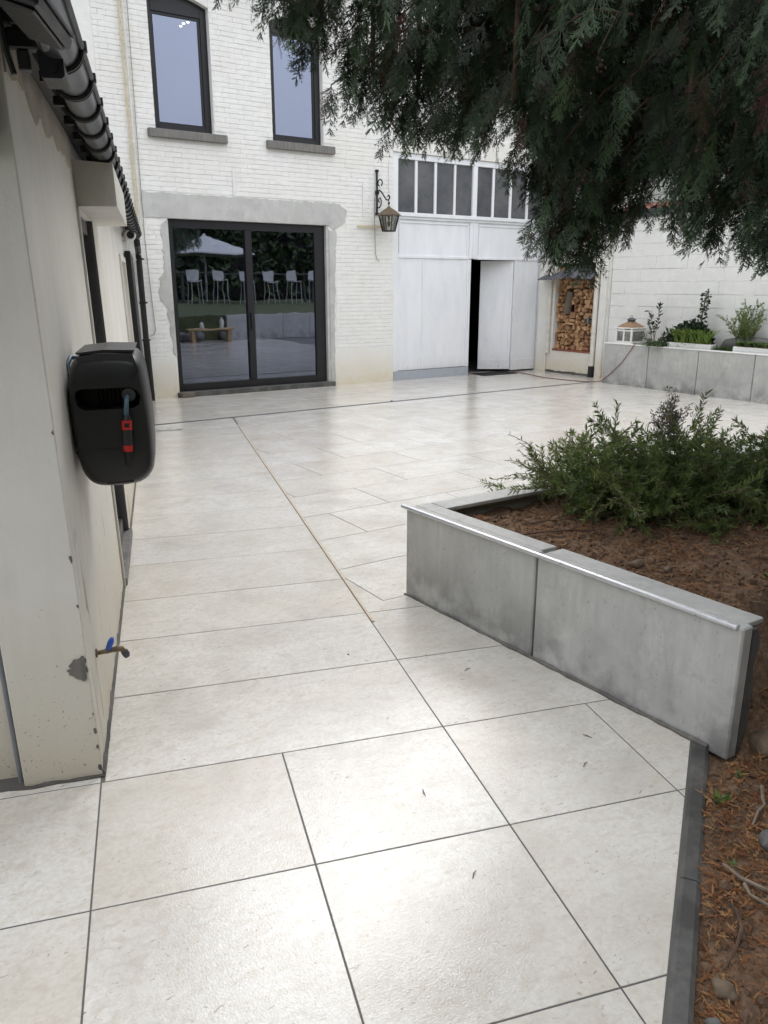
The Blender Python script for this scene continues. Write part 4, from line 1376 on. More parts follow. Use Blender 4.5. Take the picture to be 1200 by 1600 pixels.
# chipped corner, bare render showing
for k, (zc, r0) in enumerate(((0.03, 0.008), (0.11, 0.005), (0.17, 0.007), (0.235, 0.003), (0.40, 0.006), (0.43, 0.004), (0.62, 0.005), (0.78, 0.007), (1.18, 0.004))):
    pts = [(-0.004 + r0 * math.cos(a) * q.uniform(0.5, 1.3), zc + r0 * 1.9 * math.sin(a) * q.uniform(0.5, 1.3)) for a in [R(45 * i) for i in range(8)]]
    MB().prism([(min(a, -0.0005), b) for a, b in pts], 1, -0.0140, -0.0125).build('bare_patch', M['mortar_dark'], LH)
pts = [(-0.001, 0.30 + 0.0)] + [(-0.001 - (0.029 + 0.027 * math.sin(a - 1.571)) * q.uniform(0.8, 1.12) * (1.05), 0.312 + 0.040 * -math.cos(a) * q.uniform(0.8, 1.15)) for a in [R(10 + 10 * i) for i in range(34)]] if False else [(-0.001 - 0.058 * math.sin(a) * q.uniform(0.78, 1.1), 0.405 - 0.042 * math.cos(a) * q.uniform(0.82, 1.15)) for a in [R(6 + 7 * i) for i in range(25)]]
MB().prism(pts, 1, -0.0165, -0.0125).build('bare_patch', M['mortar_dark'], LH)
# peeling strip of old render under the gutter
mb = MB()
pl = [(0.02, 2.34)] + [(0.02 + 0.09 * k, 2.165 - 0.002 * k + q.uniform(-0.02, 0.02) - (0.03 if k in (5, 6, 9) else 0)) for k in range(20)] + [(1.74, 2.34)]
mb.prism(pl, 0, 0.0008, 0.006)
mb.build('old_render', M['old_render'], LH)
# shutter box
sb = MB(); sb.prism([(0.001, 1.966), (0.186, 1.966), (0.186, 2.16), (0.001, 2.175)], 1, 1.80, 3.20)
sb.build('shutter_box', M['box_metal'], LH)
# narrow door in its recess
dm = MB()
dm.box(0.0005, 0.012, D0 - 0.035, D0 - 0.001, 0.0, DZ - 0.001, 0.002)
dm.build('door_edge_trim', M['render_white'], LH)
dd = MB()
dd.box(-0.10, -0.004, D1 - 0.055, D1 - 0.001, 0.045, DZ - 0.001, 0.003); dd.box(-0.10, -0.03, D0 + 0.001, D0 + 0.055, 0.045, DZ - 0.001, 0.003)
dd.box(-0.10, -0.03, D0 + 0.056, D1 - 0.056, DZ - 0.08, DZ - 0.001, 0.003); dd.box(-0.10, -0.03, D0 + 0.056, D1 - 0.056, 0.045, 0.13, 0.003)
dd.box(-0.035, -0.012, D1 - 0.062, D1 - 0.0555, 0.05, DZ - 0.01)
ddo = dd.build('door', M['guide'], LH)
MB().box(-0.08, -0.072, D0 + 0.054, D1 - 0.054, 0.128, DZ - 0.078).build('pane', M['glass'], ddo)
mb = MB(); mb.box(-0.003, 0.0006, D1 - 0.05, D1 - 0.0005, 0.046, DZ - 0.002); mb.box(-0.10, -0.085, D1 - 0.068, D1 - 0.0555, 0.05, DZ - 0.01)
mb.build('seal', M['black_plastic'], ddo)
mb = MB()
for zz in (0.3, 0.9, 1.15, 1.75): mb.box(-0.062, -0.052, D1 - 0.06, D1 - 0.0556, zz, zz + 0.01)
mb.build('screw', M['black_plastic'], ddo)
MB().box(-0.21, 0.02, D0 + 0.001, D1 - 0.001, -0.02, 0.043, 0.004).build('door_sill', M['bluestone'], LH)
# second opening further along
dm = MB()
dm.box(0.0005, 0.02, E1 + 0.0, E1 + 0.06, 0.0, EZ1 + 0.06, 0.003); dm.box(0.0005, 0.02, E0 - 0.06, E0 - 0.001, 0.0, EZ1 + 0.06, 0.003); dm.box(0.0005, 0.02, E0, E1 - 0.001, EZ1, EZ1 + 0.06, 0.003)
dm.build('door_trim', M['render_white'], LH)
MB().box(-0.12, -0.06, E0 + 0.002, E1 - 0.002, 0.0, EZ1 - 0.002).build('door', M['box_metal'], LH)
# dark rail of a sliding shutter on the wall beyond
MB().box(0.012, 0.075, 7.45, 8.5, 0.05, 1.98, 0.006).build('shutter_leaf', M['black_metal'], LH)
# dark inside
mb = MB(); mb.box(-2.9, -0.7, 0.4, 9.2, -0.02, 2.4); mb.build('inner_room', M['interior_black'], LH)
# eaves, roof
MB().prism([(0.02, 2.31), (0.12, 2.27), (-2.6, 4.1), (-2.75, 4.05)], 1, -0.85, 9.40).build('roof', M['dark_roof'], LH)
MB().box(0.0065, 0.045, 0.0, 9.0, 2.262, 2.30).build('fascia', M['black_metal'], LH)
mb = MB(); mb.prism([(-2.75, 2.45), (-0.25, 2.45), (-0.25, 2.5), (-2.6, 4.0)], 1, 0.06, 0.28); mb.build('gable', M['render_white'], LH)
# gutter, a thing of its own hung on the eaves
Gt = thing('gutter', None, 'dark half round zinc gutter with black brackets along the left house eaves', 'gutter', mat=ML)
gn, gz, gr = 0.142, 2.222, 0.051
mb = MB(); n = 16
vs = []
for s_ in (-0.85, 8.9):
    for rr_ in (gr, gr - 0.004):
        for k in range(n + 1):
            a = math.pi + math.pi * k / n
            vs.append((gn + rr_ * math.cos(a), s_, gz + rr_ * math.sin(a)))
m1 = n + 1
fs = []
for k in range(n):
    fs += [(k, k + 1, 2 * m1 + k + 1, 2 * m1 + k), (m1 + k, 3 * m1 + k, 3 * m1 + k + 1, m1 + k + 1), (k, m1 + k, m1 + k + 1, k + 1), (2 * m1 + k, 2 * m1 + k + 1, 3 * m1 + k + 1, 3 * m1 + k)]
fs += [(0, 2 * m1, 3 * m1, m1), (n, m1 + n, 3 * m1 + n, 2 * m1 + n)]
mb.add(vs, fs); mb.build('trough', M['zinc'], Gt, smooth=True)
mb = MB(); mb.tube([(gn + gr + 0.006, -0.85, gz + 0.004), (gn + gr + 0.006, 8.9, gz + 0.004)], 0.009, 8); mb.build('bead', M['zinc_dark'], Gt, smooth=True)
for k in range(25):
    s_ = 0.08 + 0.352 * k
    mb = MB()
    for side in (-0.011, 0.011):
        pts = [(gn + (gr + 0.005) * math.cos(math.pi + math.pi * i / 12), s_ + side, gz + (gr + 0.005) * math.sin(math.pi + math.pi * i / 12)) for i in range(13)]
        mb.tube(pts, 0.008, 5)
    mb.box(0.046, gn - gr, s_ - 0.015, s_ + 0.015, gz - 0.01, gz + 0.02)
    mb.box(gn + gr + 0.003, gn + gr + 0.02, s_ - 0.012, s_ + 0.012, gz - 0.005, gz + 0.02)
    mb.build('bracket', M['black_plastic'], Gt, smooth=True)
# black downpipe in the far corner
t = thing('downpipe', (3.38, 11.3, 0), 'black downpipe in the corner between the left house and the brick wall', 'pipe')
mb = MB()
e = lw(gn, 8.75, gz - gr)
mb.tube([(e.x, e.y, e.z), (e.x, e.y, e.z - 0.06), (3.36, 11.28, 2.03), (3.365, 11.30, 1.96), (3.375, 11.30, 0.85)], 0.04, 12)
mb.build('pipe', M['black_plastic'], t, smooth=True)
MB().tube([(3.375, 11.30, 0.849), (3.39, 11.30, -0.02)], 0.046, 12).build('lower_pipe', M['black_iron'], t, smooth=True)
mb = MB()
for zz in (1.93, 1.35, 0.84): mb.lathe([(0.05, zz), (0.05, zz + 0.03)], 3.37, 11.30, 12); mb.box(3.40, 3.435, 11.29, 11.31, zz + 0.005, zz + 0.025)
mb.build('clip', M['black_iron'], t)
MB().box(3.35, 3.40, 11.255, 11.262, 1.995, 2.02).build('sticker', M['white_metal'], t)
# security camera on the far wall
t = thing('security_camera', None, 'white bullet security camera under the gutter at the far end', 'camera', mat=ML @ Matrix.Translation((0, 7.6, 2.15)))
MB().tube([(0.10, -0.16, 0.0), (0.10, -0.12, 0.0), (0.06, 0.10, 0.02), (0.05, 0.12, 0.02)], [0.055, 0.062, 0.062, 0.045], 14).build('body', M['white_metal'], t, smooth=True)
MB().tube([(0.1004, -0.166, 0.0), (0.1004, -0.1605, 0.0)], 0.042, 14).build('lens', M['black_plastic'], t)
MB().tube([(0.07, 0.05, -0.02), (0.03, 0.07, -0.06), (0.002, 0.07, -0.06)], 0.02, 8).build('mount', M['white_metal'], t, smooth=True)
MB().tube([(0.06, 0.06, -0.06), (0.07, 0.05, -0.16), (0.10, 0.1, -0.24), (0.13, 0.2, -0.26)], 0.005, 5).build('lead', M['white_metal'], t)
# black camera cluster at the near corner
t = thing('security_camera', None, 'black security camera on a bracket at the near gutter corner', 'camera', mat=ML @ Matrix.Translation((0, 0.0, 2.2)))
MB().box(0.015, 0.125, 0.02, 0.05, 0.005, 0.055, 0.004).build('arm', M['black_metal'], t)
MB().box(0.03, 0.10, 0.0, 0.06, 0.056, 0.11, 0.004).build('junction_box', M['black_plastic'], t)
mb = MB(); mb.prism([(0.10, -0.075), (0.147, -0.075), (0.155, -0.067), (0.155, -0.012), (0.147, -0.004), (0.10, -0.004), (0.093, -0.012), (0.093, -0.067)], 1, -0.03, 0.10)
mb.build('body', M['black_metal'], t)
MB().tube([(0.124, -0.034, -0.05), (0.124, -0.0305, -0.05)], 0.014, 12).build('lens', M['black_metal'], t)
MB().box(0.035, 0.065, 0.03, 0.07, -0.045, 0.004, 0.003).build('mount', M['grey_plastic'], t)
t = thing('floodlight', None, 'black floodlight panel tilted under the gutter at the top left', 'floodlight', mat=ML @ Matrix.Translation((0.148, -0.50, 2.152)) @ Matrix.Rotation(R(-6), 4, 'Z') @ Matrix.Rotation(R(18), 4, 'Y'))
MB().box(-0.05, 0.045, -0.16, 0.15, -0.028, 0.0, 0.006).build('body', M['black_metal'], t)
MB().box(-0.053, 0.049, -0.163, 0.153, 0.0005, 0.007, 0.002).build('rim', M['zinc_dark'], t)
MB().box(-0.042, 0.036, -0.14, 0.13, -0.036, -0.0285, 0.003).build('glass_front', M['black_plastic'], t)
MB().tube([(-0.02, 0.14, -0.02), (-0.05, 0.30, -0.01), (-0.10, 0.44, 0.03)], 0.012, 6).build('arm', M['black_metal'], t)
# cables hanging at the corner
o = MB().tube([lw(0.0, -0.02, 2.40), lw(0.01, -0.03, 2.28), lw(0.02, -0.03, 2.18), lw(0.03, -0.03, 2.13)], 0.008, 6).build('corner_cable', M['black_plastic'])
tag(o, 'black cable end hanging beside the near security camera', 'cable')
# weathered board leaning on the end wall, and the grey pipe below
o = MB().prism([(lw(-0.6, -0.07, 0).x, lw(-0.6, -0.07, 0).y), (lw(-0.075, -0.06, 0).x, lw(-0.075, -0.06, 0).y), (lw(-0.075, -0.04, 0).x, lw(-0.075, -0.04, 0).y), (lw(-0.6, -0.05, 0).x, lw(-0.6, -0.05, 0).y)], 2, 1.96, 2.6).build('weathered_board', M['fibre_cement'])
tag(o, 'grey weathered board high on the end wall at the left edge', 'board')
o = MB().tube([lw(-0.262, 0.025, 0.0), lw(-0.262, 0.025, 1.2), lw(-0.262, 0.025, 2.4)], 0.0085, 10).build('grey_conduit', M['grey_pipe'], smooth=True)
tag(o, 'thin grey vertical pipe at the left of the end pier', 'pipe')

# ------------------------------------------------------------------ hose reel
HR = thing('hose_reel', None, 'black wall hose reel box with red and black spray nozzle hanging down', 'hose reel', mat=ML)
outl = [(0.045, 1.368), (0.136, 1.374), (0.234, 1.366), (0.258, 1.338), (0.266, 1.29), (0.275, 1.134), (0.270, 0.965), (0.228, 0.912), (0.135, 0.903), (0.053, 0.913), (0.014, 0.972), (0.004, 1.173), (0.012, 1.306)]
def chaikin(pl):
    out = []
    for i in range(len(pl)):
        p, q_ = pl[i], pl[(i + 1) % len(pl)]
        out += [(p[0] * .78 + q_[0] * .22, p[1] * .78 + q_[1] * .22), (p[0] * .22 + q_[0] * .78, p[1] * .22 + q_[1] * .78)]
    return out
outl = chaikin(chaikin(outl))
cxo, czo = 0.138, 1.14
mb = MB()
lay = [(0.345, 0.87), (0.350, 0.905), (0.362, 0.945), (0.385, 0.985), (0.42, 1.005), (0.50, 1.015), (0.72, 1.015), (0.79, 0.96), (0.82, 0.87)]
n = len(outl)
slot = [(0.030, 1.232), (0.036, 1.252), (0.055, 1.260), (0.21, 1.258), (0.235, 1.248), (0.245, 1.225), (0.238, 1.198), (0.218, 1.186), (0.058, 1.186), (0.037, 1.200)]
bm = bmesh.new()
rings = []
for s_, sc_ in lay:
    rings.append([bm.verts.new((cxo + (a - cxo) * sc_, s_, czo + (b - czo) * sc_)) for a, b in outl])
for i in range(len(lay) - 1):
    for k in range(n):
        bm.faces.new((rings[i][k], rings[i][(k + 1) % n], rings[i + 1][(k + 1) % n], rings[i + 1][k]))
bm.faces.new(rings[-1])
# front face with the slot cut out
sl0 = [bm.verts.new((a, 0.347, b)) for a, b in slot]
sl1 = [bm.verts.new((cxo + (a - cxo) * 0.94, 0.47, czo + (b - czo) * 0.98)) for a, b in slot]
e1 = [bm.edges.new((rings[0][k], rings[0][(k + 1) % n])) if bm.edges.get((rings[0][k], rings[0][(k + 1) % n])) is None else bm.edges.get((rings[0][k], rings[0][(k + 1) % n])) for k in range(n)]
e2 = [bm.edges.new((sl0[k], sl0[(k + 1) % len(slot)])) for k in range(len(slot))]
bmesh.ops.triangle_fill(bm, edges=e1 + e2, use_beauty=True)
for f in list(bm.faces):
    if all(v in sl0 for v in f.verts): bm.faces.remove(f)
for k in range(len(slot)):
    bm.faces.new((sl0[k], sl0[(k + 1) % len(slot)], sl1[(k + 1) % len(slot)], sl1[k]))
bm.faces.new(sl1)
bm.verts.index_update()
mb.v = [v.co[:] for v in bm.verts]; mb.f = [[v.index for v in f.verts] for f in bm.faces]; bm.free()
mb.build('housing', M['black_plastic'], HR, smooth=True)
mb = MB()
tp = [(0.056, 1.330), (0.05, 1.366), (0.136, 1.377), (0.232, 1.369), (0.246, 1.322), (0.14, 1.330)]
mb.prism(tp, 1, 0.352, 0.357); 
mb.prism([(0.05, 1.371), (0.232, 1.372), (0.24, 1.379), (0.136, 1.384), (0.045, 1.377)], 1, 0.40, 0.80)
mb.build('top_cover', M['grey_plastic'], HR)
mb = MB()
for k in range(7): mb.tube([(0.095 + 0.014 * k, 0.455, 1.19), (0.095 + 0.014 * k, 0.455, 1.256)], 0.0035, 6)
mb.build('drum_rib', M['grey_plastic'], HR)
mb = MB()
mb.box(0.085, 0.185, 0.342, 0.3455, 1.044, 1.049); mb.box(0.10, 0.19, 0.349, 0.353, 0.924, 0.929); mb.box(0.10, 0.19, 0.353, 0.3575, 1.345, 1.349)
mb.build('moulded_line', M['black_plastic'], HR)
hs = [(0.205, 0.44, 1.235), (0.203, 0.37, 1.232), (0.198, 0.330, 1.215), (0.194, 0.322, 1.19), (0.192, 0.320, 1.165)]
MB().tube(hs, 0.0085, 10).build('hose', M['teal_hose'], HR, smooth=True)
MB().tube([(0.207, 0.375, 1.234), (0.206, 0.352, 1.232)], [0.021, 0.023], 14).build('hose_guide', M['grey_plastic'], HR)
def noz(z0, z1, r0, r1, m, nm):
    MB().tube([(0.192 - (1.165 - z0) * 0.06, 0.318, z0), (0.192 - (1.165 - z1) * 0.06, 0.316, z1)], [r0, r1], 12).build(nm, M[m], HR, smooth=True)
noz(1.168, 1.150, 0.012, 0.0165, 'black_plastic', 'connector'); noz(1.1499, 1.118, 0.018, 0.018, 'red_plastic', 'red_ring')
noz(1.1179, 1.064, 0.0165, 0.017, 'grey_plastic', 'nozzle_body'); noz(1.0639, 1.042, 0.0175, 0.016, 'red_plastic', 'red_ring')
noz(1.0419, 0.995, 0.0145, 0.010, 'black_plastic', 'nozzle_tip')
MB().box(0.183, 0.199, 0.2985, 0.302, 1.126, 1.143, 0.002).build('button', M['black_plastic'], HR)
MB().tube([(0.035, 0.60, 1.345), (0.012, 0.56, 1.352), (0.004, 0.52, 1.33), (0.000, 0.50, 1.22), (0.000, 0.48, 1.10), (0.006, 0.46, 1.05), (0.018, 0.45, 1.02)], 0.0085, 10).build('supply_hose', M['teal_hose'], HR, smooth=True)
MB().tube([(0.016, 0.452, 1.032), (0.026, 0.44, 1.005)], [0.017, 0.017], 10).build('connector', M['grey_plastic'], HR)
MB().tube([(0.0265, 0.4395, 1.0045), (0.036, 0.425, 0.975)], [0.018, 0.015], 10).build('red_ring', M['red_plastic'], HR)
MB().box(0.0008, 0.03, 0.50, 0.70, 1.0, 1.30, 0.004).build('wall_bracket', M['black_plastic'], HR)

# ------------------------------------------------------------------ tap
TP = thing('garden_tap', None, 'old brass garden tap with blue lever low on the left wall', 'tap', mat=ML @ Matrix.Translation((0, 0.23, 0.34)))
MB().tube([(0.0, 0, 0), (0.006, 0, 0)], 0.016, 10).build('flange', M['brass'], TP)
mb = MB(); mb.tube([(0.006, 0, 0), (0.04, 0, 0.002), (0.072, 0, 0.006), (0.088, 0, 0.004), (0.096, 0, -0.008)], [0.008, 0.008, 0.011, 0.011, 0.010], 10)
mb.tube([(0.030, 0, 0.002), (0.046, 0, 0.002)], 0.010, 6)
mb.build('body', M['brass'], TP, smooth=True)
MB().tube([(0.096, 0, -0.006), (0.101, 0, -0.018), (0.104, 0, -0.03)], [0.013, 0.014, 0.010], 10).build('spout', M['zinc_dark'], TP, smooth=True)
mb = MB(); mb.tube([(0.052, 0, 0.006), (0.053, 0, 0.014)], 0.007, 8); mb.tube([(0.040, -0.003, 0.006), (0.046, -0.004, 0.018), (0.056, -0.004, 0.038), (0.060, -0.006, 0.050), (0.061, -0.006, 0.054)], [0.008, 0.017, 0.019, 0.013, 0.004], 12, squash=0.6)
mb.build('lever', M['blue_plastic'], TP, smooth=True)

# ------------------------------------------------------------------ cable on the floor up to the lantern
pts = [(10.41, 11.36, 0.006), (10.30, 10.8, 0.006), (10.18, 10.30, 0.006), (10.22, 9.85, 0.006), (10.36, 9.40, 0.006), (10.47, 9.27, 0.02), (10.475, 9.10, 0.14), (10.472, 8.85, 0.36), (10.47, 8.68, 0.58), (10.474, 8.62, 0.672), (10.52, 8.60, 0.684), (10.62, 8.75, 0.684)]
o = MB().tube(pts, 0.0065, 6).build('extension_cable', M['cable_red'], smooth=True)
tag(o, 'thin brown red cable from the workshop door up over the planter edge', 'cable')

# ------------------------------------------------------------------ white lantern on the planter
t = thing('garden_lantern', (10.70, 8.92, 0.68), 'white garden lantern with copper coloured roof on the planter corner', 'lantern')
zb = 0.665; hw = 0.155; cxx, cyy = 10.72, 8.92
mb = MB()
mb.box(cxx - hw - .02, cxx + hw + .02, cyy - hw - .02, cyy + hw + .02, zb, zb + 0.02, 0.004)
for a in (-1, 1):
    for b in (-1, 1):
        mb.box(cxx + a * hw - 0.014, cxx + a * hw + 0.014, cyy + b * hw - 0.014, cyy + b * hw + 0.014, zb + 0.0205, zb + 0.25, 0.003)
mb.box(cxx - hw - .014, cxx - hw + .014, cyy - 0.0145, cyy + 0.0145, zb + 0.0205, zb + 0.25, 0.003)
for zz in (zb + 0.022, zb + 0.205, ):
    for a in (-1, 1):
        mb.box(cxx + a * hw - 0.010, cxx + a * hw + 0.010, cyy - hw + .0145, cyy + hw - .0145, zz, zz + 0.024); mb.box(cxx - hw + .0145, cxx + hw - .0145, cyy + a * hw - 0.010, cyy + a * hw + 0.010, zz, zz + 0.024)
mb.box(cxx - hw - .03, cxx + hw + .03, cyy - hw - .03, cyy + hw + .03, zb + 0.2505, zb + 0.265, 0.003)
mb.build('frame', M['white_metal'], t)
for a in (-1, 1):
    MB().box(cxx + a * (hw - 0.004), cxx + a * (hw - 0.007), cyy - hw + 0.013, cyy + hw - 0.013, zb + 0.03, zb + 0.22).build('pane', M['lamp_glass'], t)
    MB().box(cxx - hw + 0.013, cxx + hw - 0.013, cyy + a * (hw - 0.004), cyy + a * (hw - 0.007), zb + 0.03, zb + 0.22).build('pane', M['lamp_glass'], t)
MB().lathe([(hw * 1.42, zb + 0.2655), (hw * 1.3, zb + 0.285), (0.085, zb + 0.345), (0.08, zb + 0.35)], cxx, cyy, 4, R(45)).build('roof', M['copper'], t)
MB().lathe([(0.062, zb + 0.3505), (0.062, zb + 0.385)], cxx, cyy, 4, R(45)).build('vent', M['zinc_dark'], t)
MB().lathe([(0.085, zb + 0.3855), (0.03, zb + 0.415), (0.01, zb + 0.42)], cxx, cyy, 4, R(45)).build('cap', M['zinc'], t)
MB().tube([(cxx, cyy - 0.02, zb + 0.42), (cxx, cyy - 0.022, zb + 0.44), (cxx, cyy, zb + 0.455), (cxx, cyy + 0.022, zb + 0.44), (cxx, cyy + 0.02, zb + 0.42)], 0.004, 6).build('ring', M['zinc_dark'], t)
MB().lathe([(0.03, zb + 0.021), (0.03, zb + 0.10), (0.02, zb + 0.102)], cxx, cyy, 12).build('candle', M['white_metal'], t, smooth=True)
# trough pots
for (ya, yb, lb) in ((7.30, 8.10, 'white trough pot holding the bright grass tuft'), (6.02, 6.94, 'white trough pot with low green plants at the right edge')):
    t = thing('trough_pot', (10.66, (ya + yb) / 2, 0.66), lb, 'plant pot', 'white trough pots on the planter')
    mb = MB(); mb.box(10.585, 10.72, ya, yb, 0.645, 0.745, 0.008); mb.build('pot', M['white_metal'], t)
    MB().box(10.597, 10.708, ya + 0.012, yb - 0.012, 0.7455, 0.750).build('potting_soil', M['soil'], t)
o = MB().tube([(10.80, 7.28, 0.66), (10.82, 7.2, 0.74), (10.84, 6.9, 0.775), (10.84, 6.5, 0.765), (10.83, 6.3, 0.66)], [0.04, 0.09, 0.11, 0.10, 0.04], 10).build('soil_mound', M['concrete_dark'], smooth=True)
tag(o, 'dark covered soil heap behind the small olive shrub', 'soil heap')


# ================================================================== VEGETATION
def leaf_base(L, W, bend=0.15, fold=0.18):
    """a pointed leaf along -Z in the XZ plane: 4 triangles"""
    v = np.array([(0, 0, 0), (-W / 2, fold * W, -L * 0.42), (W / 2, fold * W, -L * 0.42), (0, 0, -L * 0.45), (0, bend * L, -L)], float)
    f = np.array([(0, 1, 3), (0, 3, 2), (1, 4, 3), (3, 4, 2)])
    return v, f


def rv(r):
    while True:
        v = np.array([r.uniform(-1, 1) for _ in range(3)])
        if 0.05 < v @ v < 1: return v / np.linalg.norm(v)


def finish_plant(t, stems, mats, tints, bases, choice, matname, singles=0, piece='leaf', mass='foliage', stem_mat='twig'):
    o_ = ORG[t.name]
    if stems: stems.build('stem', M[stem_mat], t, smooth=True)
    mats = np.array(mats); tints = np.array(tints); choice = np.array(choice)
    order = np.arange(len(mats))
    if singles:
        sc = []
        for i in order:
            u, v, d = cam_px(*mats[i][:3, 3])
            sc.append(d + (0 if (-10 < u < 1210 and -10 < v < 1610) else 1000))
        order = np.argsort(sc, kind='stable')
        lv = {}
        for i in order[:singles]:
            tq = round(float(tints[i]) * 6) / 6
            key = (int(choice[i]), tq)
            if key not in lv:
                bv, bf = bases[key[0]]
                lv[key] = np_mesh(piece, bv, bf, M[matname], np.full(len(bv), tq))
            ob = bpy.data.objects.new(piece, lv[key]); link(ob, t)
            mm = mats[i].copy(); mm[:3, 3] -= np.array(o_)
            ob.matrix_local = Matrix(mm.tolist())
        order = order[singles:]
    if len(order):
        mm = mats[order].copy(); mm[:, :3, 3] -= np.array(o_)
        V, F, T = scatter(bases, mm, choice[order], tints[order])
        np_obj(mass, np_mesh(mass, V, F, M[matname], T), t, 'stuff')


# ---------------- near shrub in the bed
rs = random.Random(31)
t = thing('willow_leaved_shrub', (3.7, 2.7, 0.40), 'spreading green shrub with narrow leaves in the near raised bed', 'shrub')
st = MB(); mats = []; tints = []; cho = []
bases = [leaf_base(1, 0.20, 0.12), leaf_base(1, 0.25, -0.12), leaf_base(1, 0.18, 0.25)]
def stem_path(p0, d0, L, droop, n, r):
    pts = [Vector(p0)]; d = Vector(d0).normalized()
    for k in range(n):
        d = (d + Vector((r.uniform(-.16, .16), r.uniform(-.16, .16), r.uniform(-.10, .10) - droop * k / n))).normalized()
        pts.append(pts[-1] + d * (L / n))
    return pts
def leafy(pts, r, f0, dens, Ls, tint, spread=0.8):
    for i in range(len(pts) - 1):
        u = i / (len(pts) - 1)
        if u < f0: continue
        a, b = pts[i], pts[i + 1]
        d = (b - a).normalized()
        k = max(1, int((b - a).length * dens + r.random()))
        for _ in range(k):
            p = a + (b - a) * r.random()
            o_ = Vector(rv(r)); o_ = (o_ - d * o_.dot(d)).normalized()
            dirv = d * r.uniform(0.35, 0.9) + o_ * spread * r.uniform(.5, 1.1)
            mats.append(frame(dirv[:], rv(r), Ls * r.uniform(0.65, 1.25), p[:]))
            tints.append(min(1, max(0, tint + r.gauss(0, 0.14)))); cho.append(r.randrange(3))
main = []
cen = [(3.35, 2.85), (3.6, 2.72), (3.85, 2.6), (4.1, 2.45), (3.75, 2.3), (4.3, 2.15), (3.5, 2.55), (3.3, 2.95), (4.05, 2.2)]
for k in range(210):
    cx_, cy_ = rs.choice(cen)
    az = rs.uniform(0, 2 * math.pi)
    el = rs.uniform(0.05, 0.95)
    d = (math.cos(az) * math.cos(el), math.sin(az) * math.cos(el), math.sin(el))
    L = rs.uniform(0.32, 0.60) * (0.8 + 0.2 * math.sin(el))
    p0 = (cx_ + rs.uniform(-.12, .12), cy_ + rs.uniform(-.12, .12), soil_h(cx_, cy_) - 0.02)
    pts = stem_path(p0, d, L, 0.10, 9, rs)
    if min(p.x for p in pts) < 2.95 or max(p.y for p in pts) > 3.36:
        if rs.random() < 0.93: continue
    st.tube(pts, [0.006 * (1 - 0.75 * i / 9) for i in range(10)], 5)
    tn = rs.uniform(0.3, 0.75)
    leafy(pts, rs, 0.2, 190, 0.042, tn)
    for q in range(rs.randint(4, 7)):
        i = rs.randint(3, 9)
        d2 = (pts[min(i + 1, 9)] - pts[i - 1]).normalized() + Vector(rv(rs)) * 0.9
        p2 = stem_path(pts[i], d2, rs.uniform(0.10, 0.26), 0.02, 5, rs)
        st.tube(p2, [0.0025 * (1 - 0.6 * i2 / 5) for i2 in range(6)], 4)
        leafy(p2, rs, 0.0, 300, 0.037, tn + 0.13)
# taller sprig with dark seed heads
for k in range(7):
    pts = stem_path((3.62 + rs.uniform(-.05, .05), 2.66 + rs.uniform(-.05, .05), 0.5), (rs.uniform(-.2, .05), rs.uniform(-.05, .15), 1.0), rs.uniform(0.40, 0.52), 0.0, 9, rs)
    st.tube(pts, [0.005 * (1 - 0.75 * i / 9) for i in range(10)], 5)
    leafy(pts, rs, 0.2, 150, 0.038, 0.3)
    for q in range(7):
        p = pts[-1 - (q % 3)]
        p2 = stem_path(p, Vector(rv(rs)) * 0.8 + Vector((0, 0, 0.8)), rs.uniform(0.04, 0.11), 0, 3, rs)
        st.tube(p2, 0.0016, 4)
        for _ in range(16):
            mats.append(frame(rv(rs), rv(rs), 0.020, (p2[-1] + Vector(rv(rs)) * 0.016)[:])); tints.append(1.0); cho.append(1)
# long thin whips to the left
for k in range(9):
    pts = stem_path((3.2 + rs.uniform(-.1, .1), 3.0, 0.5), (-0.7, 0.35, rs.uniform(0.35, 0.9)), rs.uniform(0.35, 0.5), 0.12, 9, rs)
    st.tube(pts, 0.0018, 4); leafy(pts, rs, 0.45, 45, 0.03, 0.6)
finish_plant(t, st, mats, tints, bases, cho, 'bush', 300)
print('shrub leaves', len(mats))

# small brown dead tuft at its left foot and a fallen branch
t = thing('dead_heather', (3.12, 2.88, 0.4), 'small brown dried tuft at the left foot of the shrub', 'dried plant')
st = MB(); mats = []; tints = []; cho = []
for k in range(60):
    pts = stem_path((3.12 + rs.uniform(-.09, .09), 2.88 + rs.uniform(-.09, .09), 0.39), (rs.uniform(-1, 1), rs.uniform(-1, 1), 1.0), rs.uniform(0.07, 0.17), 0, 4, rs)
    st.tube(pts, 0.0014, 3); leafy(pts, rs, 0.1, 160, 0.010, 0.3)
finish_plant(t, st, mats, tints, bases, cho, 'needle')
o = MB().tube([(3.05, 2.68, 0.43), (3.18, 2.66, 0.45), (3.32, 2.62, 0.47), (3.5, 2.6, 0.47)], [0.008, 0.011, 0.013, 0.014], 7).build('fallen_branch', M['bark'], smooth=True)
tag(o, 'dark fallen branch lying on the soil before the shrub', 'branch')

